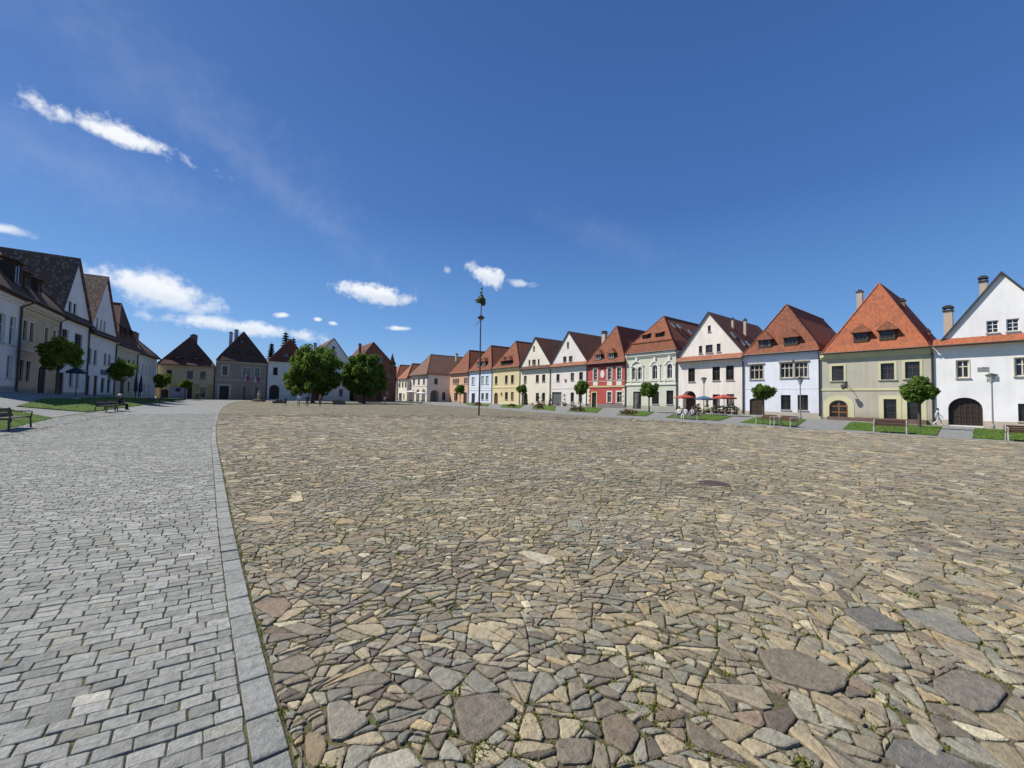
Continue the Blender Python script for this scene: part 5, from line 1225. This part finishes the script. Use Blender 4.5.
# ================================================================== PEOPLE
def person(label, x, y, rz, pose, shirt, legs, hair=(.05, .035, .025), h=1.75, z=None, long=True, hat=None, skirt=False, shoes=(.04, .035, .03), group=None):
    skin = (.50, .31, .22); k = h / 1.78
    J = {}
    def j(nm, p, r, par, reg): J[nm] = (Vector(p) * k, r * k, par, reg)
    sit = pose == 'sit'; dz = -.47 if sit else 0
    j('pelvis', (0, 0, .95 + dz), .135, None, 'l'); j('spine', (0, .01, 1.12 + dz), .125, 'pelvis', 's'); j('chest', (0, .0, 1.33 + dz), .145, 'spine', 's'); j('neck', (0, 0, 1.50 + dz), .055, 'chest', 'k')
    j('head', (0, -.015, 1.60 + dz), .085, 'neck', 'k'); j('crown', (0, -.005, 1.71 + dz), .075, 'head', 'k'); j('nose', (0, -.115, 1.615 + dz), .014, 'head', 'k')
    for s, nm in ((-1, 'r'), (1, 'l')):
        sw = .16 * s if pose == 'walk' else 0
        j('sh' + nm, (.17 * s, 0, 1.42 + dz), .06, 'chest', 's')
        if sit: el, wr, ha = (.23 * s, -.04, 1.16 + dz), (.17 * s, -.25, 1.06 + dz), (.14 * s, -.32, 1.03 + dz)
        else: el, wr, ha = (.23 * s, .03 - sw * .6, 1.15), (.24 * s, -.05 - sw * 1.2, .92), (.235 * s, -.08 - sw * 1.4, .84)
        j('el' + nm, el, .045, 'sh' + nm, 's' if long else 'k'); j('wr' + nm, wr, .03, 'el' + nm, 's' if long else 'k'); j('ha' + nm, ha, .032, 'wr' + nm, 'k')
        d = (Vector(ha) - Vector(wr)).normalized()
        for q in range(4): j('f%s%d' % (nm, q), Vector(ha) + d * (.075 + .012 * (q in (1, 2))) + Vector((0, (q - 1.5) * .022, -.008 if sit else 0)), .0095, 'ha' + nm, 'k')
        j('t' + nm, Vector(ha) + d * .03 + Vector((-.02 * s, -.045, 0)), .011, 'ha' + nm, 'k')
        j('hip' + nm, (.09 * s, 0, .90 + dz), .10, 'pelvis', 'l')
        if sit: kn, an, to = (.11 * s, -.44, .50), (.12 * s, -.46, .10), (.13 * s, -.60, .045)
        else: kn, an, to = (.10 * s, -.03 - max(sw, 0) * 1.1 + min(sw, 0) * -.3, .50), (.10 * s, .03 - sw * 1.7, .10 + (.06 if sw < 0 else 0)), (.115 * s, -.12 - sw * 1.7, .04)
        j('kn' + nm, kn, .065, 'hip' + nm, 'l'); j('an' + nm, an, .042, 'kn' + nm, 'l'); j('to' + nm, to, .036, 'an' + nm, 'f')
    names = list(J); me = bpy.data.meshes.new('person')
    me.from_pydata([J[n_][0] for n_ in names], [(names.index(n_), names.index(J[n_][2])) for n_ in names if J[n_][2]], [])
    o = bpy.data.objects.new('person', me); COL.objects.link(o)
    md = o.modifiers.new('skin', 'SKIN'); o.modifiers.new('sub', 'SUBSURF').levels = 1
    for i, n_ in enumerate(names):
        sv = me.skin_vertices[0].data[i]; r = J[n_][1]; sv.radius = (r, r * (.72 if n_ in ('chest', 'spine', 'pelvis') else 1)); sv.use_root = (i == 0)
    dg = bpy.context.evaluated_depsgraph_get(); bm_ = bpy.data.meshes.new_from_object(o.evaluated_get(dg)); bpy.data.objects.remove(o)
    mats = {'s': plain('shirt', shirt, .85, .2), 'l': plain('trousers', legs, .85, .2), 'k': plain('skin', skin, .6, .3), 'f': plain('shoes', shoes, .6)}
    keys = 'slkf'
    bm_.materials.clear()
    for q in keys: bm_.materials.append(mats[q])
    for p in bm_.polygons:
        c = p.center; best = min(names, key=lambda n_: (J[n_][0] - c).length / max(J[n_][1], .03 * k)); p.material_index = keys.index(J[best][3]); p.use_smooth = True
    T = thing('person', label, 'person', (x, y, gz(x, y) if z is None else z), rz, group)
    b = bpy.data.objects.new('body', bm_); COL.objects.link(b); b.parent = T
    hm = MB(); hz = (1.665 + dz) * k; n = 12; V = []
    prof = [(.0, .115), (.06, .105), (.095, .07), (.108, .02), (.10, -.03)]
    hm.lathe([(r * k, hz + z_ * k) for r, z_ in prof], n, 0, Matrix.Translation((0, .018 * k, 0)))
    hm.build('hair', plain('hair', hair, .7), T, True)
    if hat:
        hm = MB(); hm.lathe([(.0, hz + .14 * k), (.09 * k, hz + .12 * k), (.115 * k, hz + .03 * k), (.19 * k, hz + .015 * k), (.19 * k, hz + .005 * k), (.11 * k, hz + .0 * k)], 14, 0, Matrix.Translation((0, .01, 0))); hm.build('hat', plain('hat', hat, .85), T, True)
    if skirt:
        hm = MB(); hm.lathe([(.13 * k, 1.0 * k), (.2 * k, .85 * k), (.30 * k, .25 * k), (.28 * k, .25 * k)], 14); hm.build('skirt', plain('trousers', legs, .85, .2), T, True)
    return T
WHT = (.72, .71, .69); DRK = (.03, .03, .035); GRY = (.22, .22, .23)
person('woman in white walking past the wide arched gate of the white gabled house', 56.2, 6.5, dirz(0, -1), 'walk', WHT, WHT, h=1.72)
person('person in white shirt and grey trousers standing on the square before the large trees', 7.9, 61.6, dirz(-.3, -1), 'stand', WHT, (.35, .36, .40), h=1.8, long=False)
person('person dressed in black standing between two others on the square', 9.0, 61.8, dirz(.2, -1), 'stand', DRK, DRK, h=1.66)
person('person in brick-red top and dark trousers on the square', 10.7, 62.0, dirz(-.5, -.8), 'walk', (.38, .12, .08), DRK, h=1.78)
person('small child in dark clothes left of the group on the square', 6.96, 67.8, dirz(0, -1), 'stand', DRK, DRK, h=1.2)
person('man in dark clothes and pale hat sitting on a dark bench on the left', -7.1, 43.95, dirz(1, -.15), 'sit', DRK, DRK, hat=(.55, .52, .46), h=1.78)
person('person in dark jacket walking near the ochre house at the far end of the footway', -5.4, 105, dirz(.6, -.6), 'walk', (.05, .05, .06), DRK, hair=(.5, .48, .45))
person('person in pale clothes walking by the left white parasol', 35.0, 97.0, dirz(-.6, -.8), 'walk', WHT, (.5, .48, .45))
person('person in white shirt under the right-hand large tree', 29.4, 91.0, dirz(-.6, -.8), 'stand', WHT, GRY, long=False)
for i, (yy, lb, s_) in enumerate(((22.1, 'person in white sitting at the left end of the bench near the red parasol', WHT), (21.4, 'person in white sitting in the middle of the bench near the red parasol', (.6, .58, .6)), (20.7, 'person in pale grey sitting at the right end of the bench near the red parasol', (.45, .46, .5)))):
    person(lb, 36.95, yy, dirz(-1, .15), 'sit', s_, (.25, .25, .3) if i != 1 else WHT, h=1.72)
person('person in grey sitting on the bench before the garage gate, left one', 42.05, 42.1, dirz(-1, .1), 'sit', GRY, DRK)
person('person in white sitting on the bench before the garage gate, right one', 42.05, 41.2, dirz(-1, .1), 'sit', WHT, GRY)

# ================================================================== LIGHT, SKY, CAMERA
S = Vector((-.46, .46, .77)).normalized()
sun = bpy.data.lights.new('sun', 'SUN'); sun.energy = 4.6; sun.angle = math.radians(.53); sun.color = (1, .955, .89)
so = bpy.data.objects.new('sun', sun); COL.objects.link(so); so.rotation_euler = S.to_track_quat('Z', 'Y').to_euler(); so.location = (0, 0, 60)
wd = bpy.data.worlds.new('World'); scene.world = wd; wd.use_nodes = True
nt = wd.node_tree; nt.nodes.clear()
def N(ty, ins=None, **at):
    n = nt.nodes.new('ShaderNode' + ty)
    for k, v in at.items(): setattr(n, k, v)
    for k, v in (ins or {}).items():
        if isinstance(v, bpy.types.NodeSocket): nt.links.new(v, n.inputs[k])
        else: n.inputs[k].default_value = v
    return n
out = N('OutputWorld'); bg = N('Background'); nt.links.new(bg.outputs[0], out.inputs[0]); bg.inputs[1].default_value = .10
sky = N('TexSky', sky_type='NISHITA', sun_disc=False); sky.sun_elevation = math.asin(S.z); sky.sun_rotation = math.atan2(S.x, S.y); sky.altitude = 300; sky.air_density = 1.0; sky.dust_density = .4; sky.ozone_density = 3.0
hs0 = N('HueSaturation', {'Hue': .508, 'Saturation': 1.15, 'Value': .90, 'Color': sky.outputs[0]})
tc = N('TexCoord'); D_ = tc.outputs['Generated']
el = N('SeparateXYZ', {0: D_}).outputs[2]
rp = N('ValToRGB', {0: el}); e_ = rp.color_ramp
for i, (p, c) in enumerate(((0.0, (.19, .38, .68)), (.16, (.105, .27, .58)), (.42, (.046, .142, .40)), (.80, (.029, .088, .26)))):
    el_ = e_.elements[i] if i < 2 else e_.elements.new(p)
    el_.position = p; el_.color = (*c, 1)
gr = N('VectorMath', {0: rp.outputs[0], 1: (9.6, 9.6, 9.6)}, operation='MULTIPLY')
hs = N('Mix', {0: .70, 6: hs0.outputs[0], 7: gr.outputs[0]}, data_type='RGBA')
n1 = N('TexNoise', {'Vector': D_, 'Scale': 16.0, 'Detail': 7.0, 'Roughness': .6}).outputs['Fac']
n2 = N('TexNoise', {'Vector': D_, 'Scale': 48.0, 'Detail': 5.0, 'Roughness': .6}).outputs['Fac']
def M2(op, a, b, c=None):
    ins = {0: a, 1: b}
    if c is not None: ins[2] = c
    return N('Math', ins, operation=op).outputs[0]
acc = None; shade = None
def cloud(p0, p1, thick, amp, lo, hi, opac, drop=0.0):
    global acc, shade
    a, b = Vector(p0).normalized(), Vector(p1).normalized(); c = ((a + b) / 2).normalized()
    U = (b - a); L = U.length / 2; U = (U - c * U.dot(c)).normalized(); V = c.cross(U).normalized()
    if V.z < 0: V = -V; 
    U = V.cross(c)
    rot = Matrix((U, V, c)).transposed().to_euler()
    mp = N('Mapping', {'Vector': D_, 'Location': c, 'Rotation': rot, 'Scale': (L * 1.25, thick, .6)}, vector_type='TEXTURE')
    ln = N('VectorMath', {0: mp.outputs[0]}, operation='LENGTH').outputs['Value']
    e = M2('MULTIPLY', M2('SUBTRACT', n1, .5), amp * 2.4); e2 = M2('MULTIPLY', M2('SUBTRACT', n2, .5), amp * 1.3)
    r = M2('ADD', ln, M2('ADD', e, e2))
    mr = N('MapRange', {'Value': r, 'From Min': hi, 'From Max': lo, 'To Min': 0, 'To Max': opac}, interpolation_type='SMOOTHSTEP').outputs[0]
    yv = N('SeparateXYZ', {0: mp.outputs[0]}).outputs[1]
    sh = M2('MULTIPLY', N('MapRange', {'Value': M2('ADD', yv, M2('MULTIPLY', e2, .8)), 'From Min': .35, 'From Max': -.55, 'To Min': 0.0, 'To Max': drop}, interpolation_type='SMOOTHSTEP').outputs[0], mr)
    acc = mr if acc is None else M2('MAXIMUM', acc, mr); shade = sh if shade is None else M2('MAXIMUM', shade, sh)
cloud((-0.247, 0.8722, 0.4223), (-0.0553, 0.9065, 0.4186), .019, 1.1, .25, 1.15, .95, .1)
cloud((-.20, .958, .196), (-.045, .982, .180), .038, .8, .35, 1.15, .9, .6)
cloud((-.10, .985, .142), (.15, .98, .134), .015, 1.0, .2, 1.2, .8, .4)
cloud((.20, .949, .246), (.34, .909, .238), .025, .85, .45, 1.12, .93, .65)
cloud((.468, .826, .313), (.528, .794, .300), .022, 1.1, .35, 1.2, .88, .5)
cloud((.55, .783, .292), (.60, .747, .283), .010, 1.0, .2, 1.2, .55)
cloud((.07, .983, .172), (.105, .979, .175), .008, .7, .3, 1.1, .85)
cloud((.148, .974, .172), (.166, .971, .172), .006, .7, .3, 1.1, .8)
cloud((.176, .970, .167), (.198, .966, .166), .006, .7, .3, 1.1, .75)
cloud((.305, .937, .166), (.355, .92, .168), .007, .8, .3, 1.15, .8)
cloud((.408, .858, .312), (.425, .851, .308), .010, .9, .2, 1.1, .4)
cloud((-.32, .915, .242), (-.262, .935, .243), .010, .8, .3, 1.1, .7)
cloud((-.16, .845, .51), (.20, .912, .35), .03, 1.3, -.6, 2.0, .08)
cloud((-.35, .86, .36), (-.10, .925, .36), .05, 1.0, -.6, 1.8, .08)
cloud((-.25, .80, .55), (.1, .90, .42), .06, 1.2, -.6, 1.9, .06)
cloud((.62, .66, .42), (.75, .55, .36), .03, 1.3, -.6, 2.0, .04)
cc = N('Mix', {6: (7.6, 7.8, 8.0, 1), 7: (4.6, 5.3, 6.4, 1)}, data_type='RGBA'); nt.links.new(shade, cc.inputs[0])
mx = N('Mix', {6: hs.outputs[2], 7: cc.outputs[2]}, data_type='RGBA'); nt.links.new(acc, mx.inputs[0])
nt.links.new(mx.outputs[2], bg.inputs[0])

cam = bpy.data.cameras.new('camera'); co = bpy.data.objects.new('camera', cam); COL.objects.link(co); scene.camera = co
yaw, pit, roll = math.radians(35.9), math.radians(2.2), math.radians(1.15)
f_ = Vector((math.sin(yaw) * math.cos(pit), math.cos(yaw) * math.cos(pit), math.sin(pit))); r0 = Vector((math.cos(yaw), -math.sin(yaw), 0)); u0 = r0.cross(f_)
rt = r0 * math.cos(roll) + u0 * math.sin(roll); up = -r0 * math.sin(roll) + u0 * math.cos(roll)
m4 = Matrix((rt, up, -f_)).transposed().to_4x4(); m4.translation = (0, 0, 1.65); co.matrix_world = m4
cam.sensor_width = 36; cam.lens = 390 / 1024 * 36; cam.clip_start = .05; cam.clip_end = 3000
vs_ = scene.view_settings; scene.display_settings.display_device = 'sRGB'; vs_.view_transform = 'Standard'; vs_.look = 'None'; vs_.exposure = .38; vs_.gamma = 1; vs_.use_curve_mapping = False
scene.render.engine = 'CYCLES'; scene.render.resolution_x = 1024; scene.render.resolution_y = 768
scene.cycles.max_bounces = 6; scene.cycles.transparent_max_bounces = 8
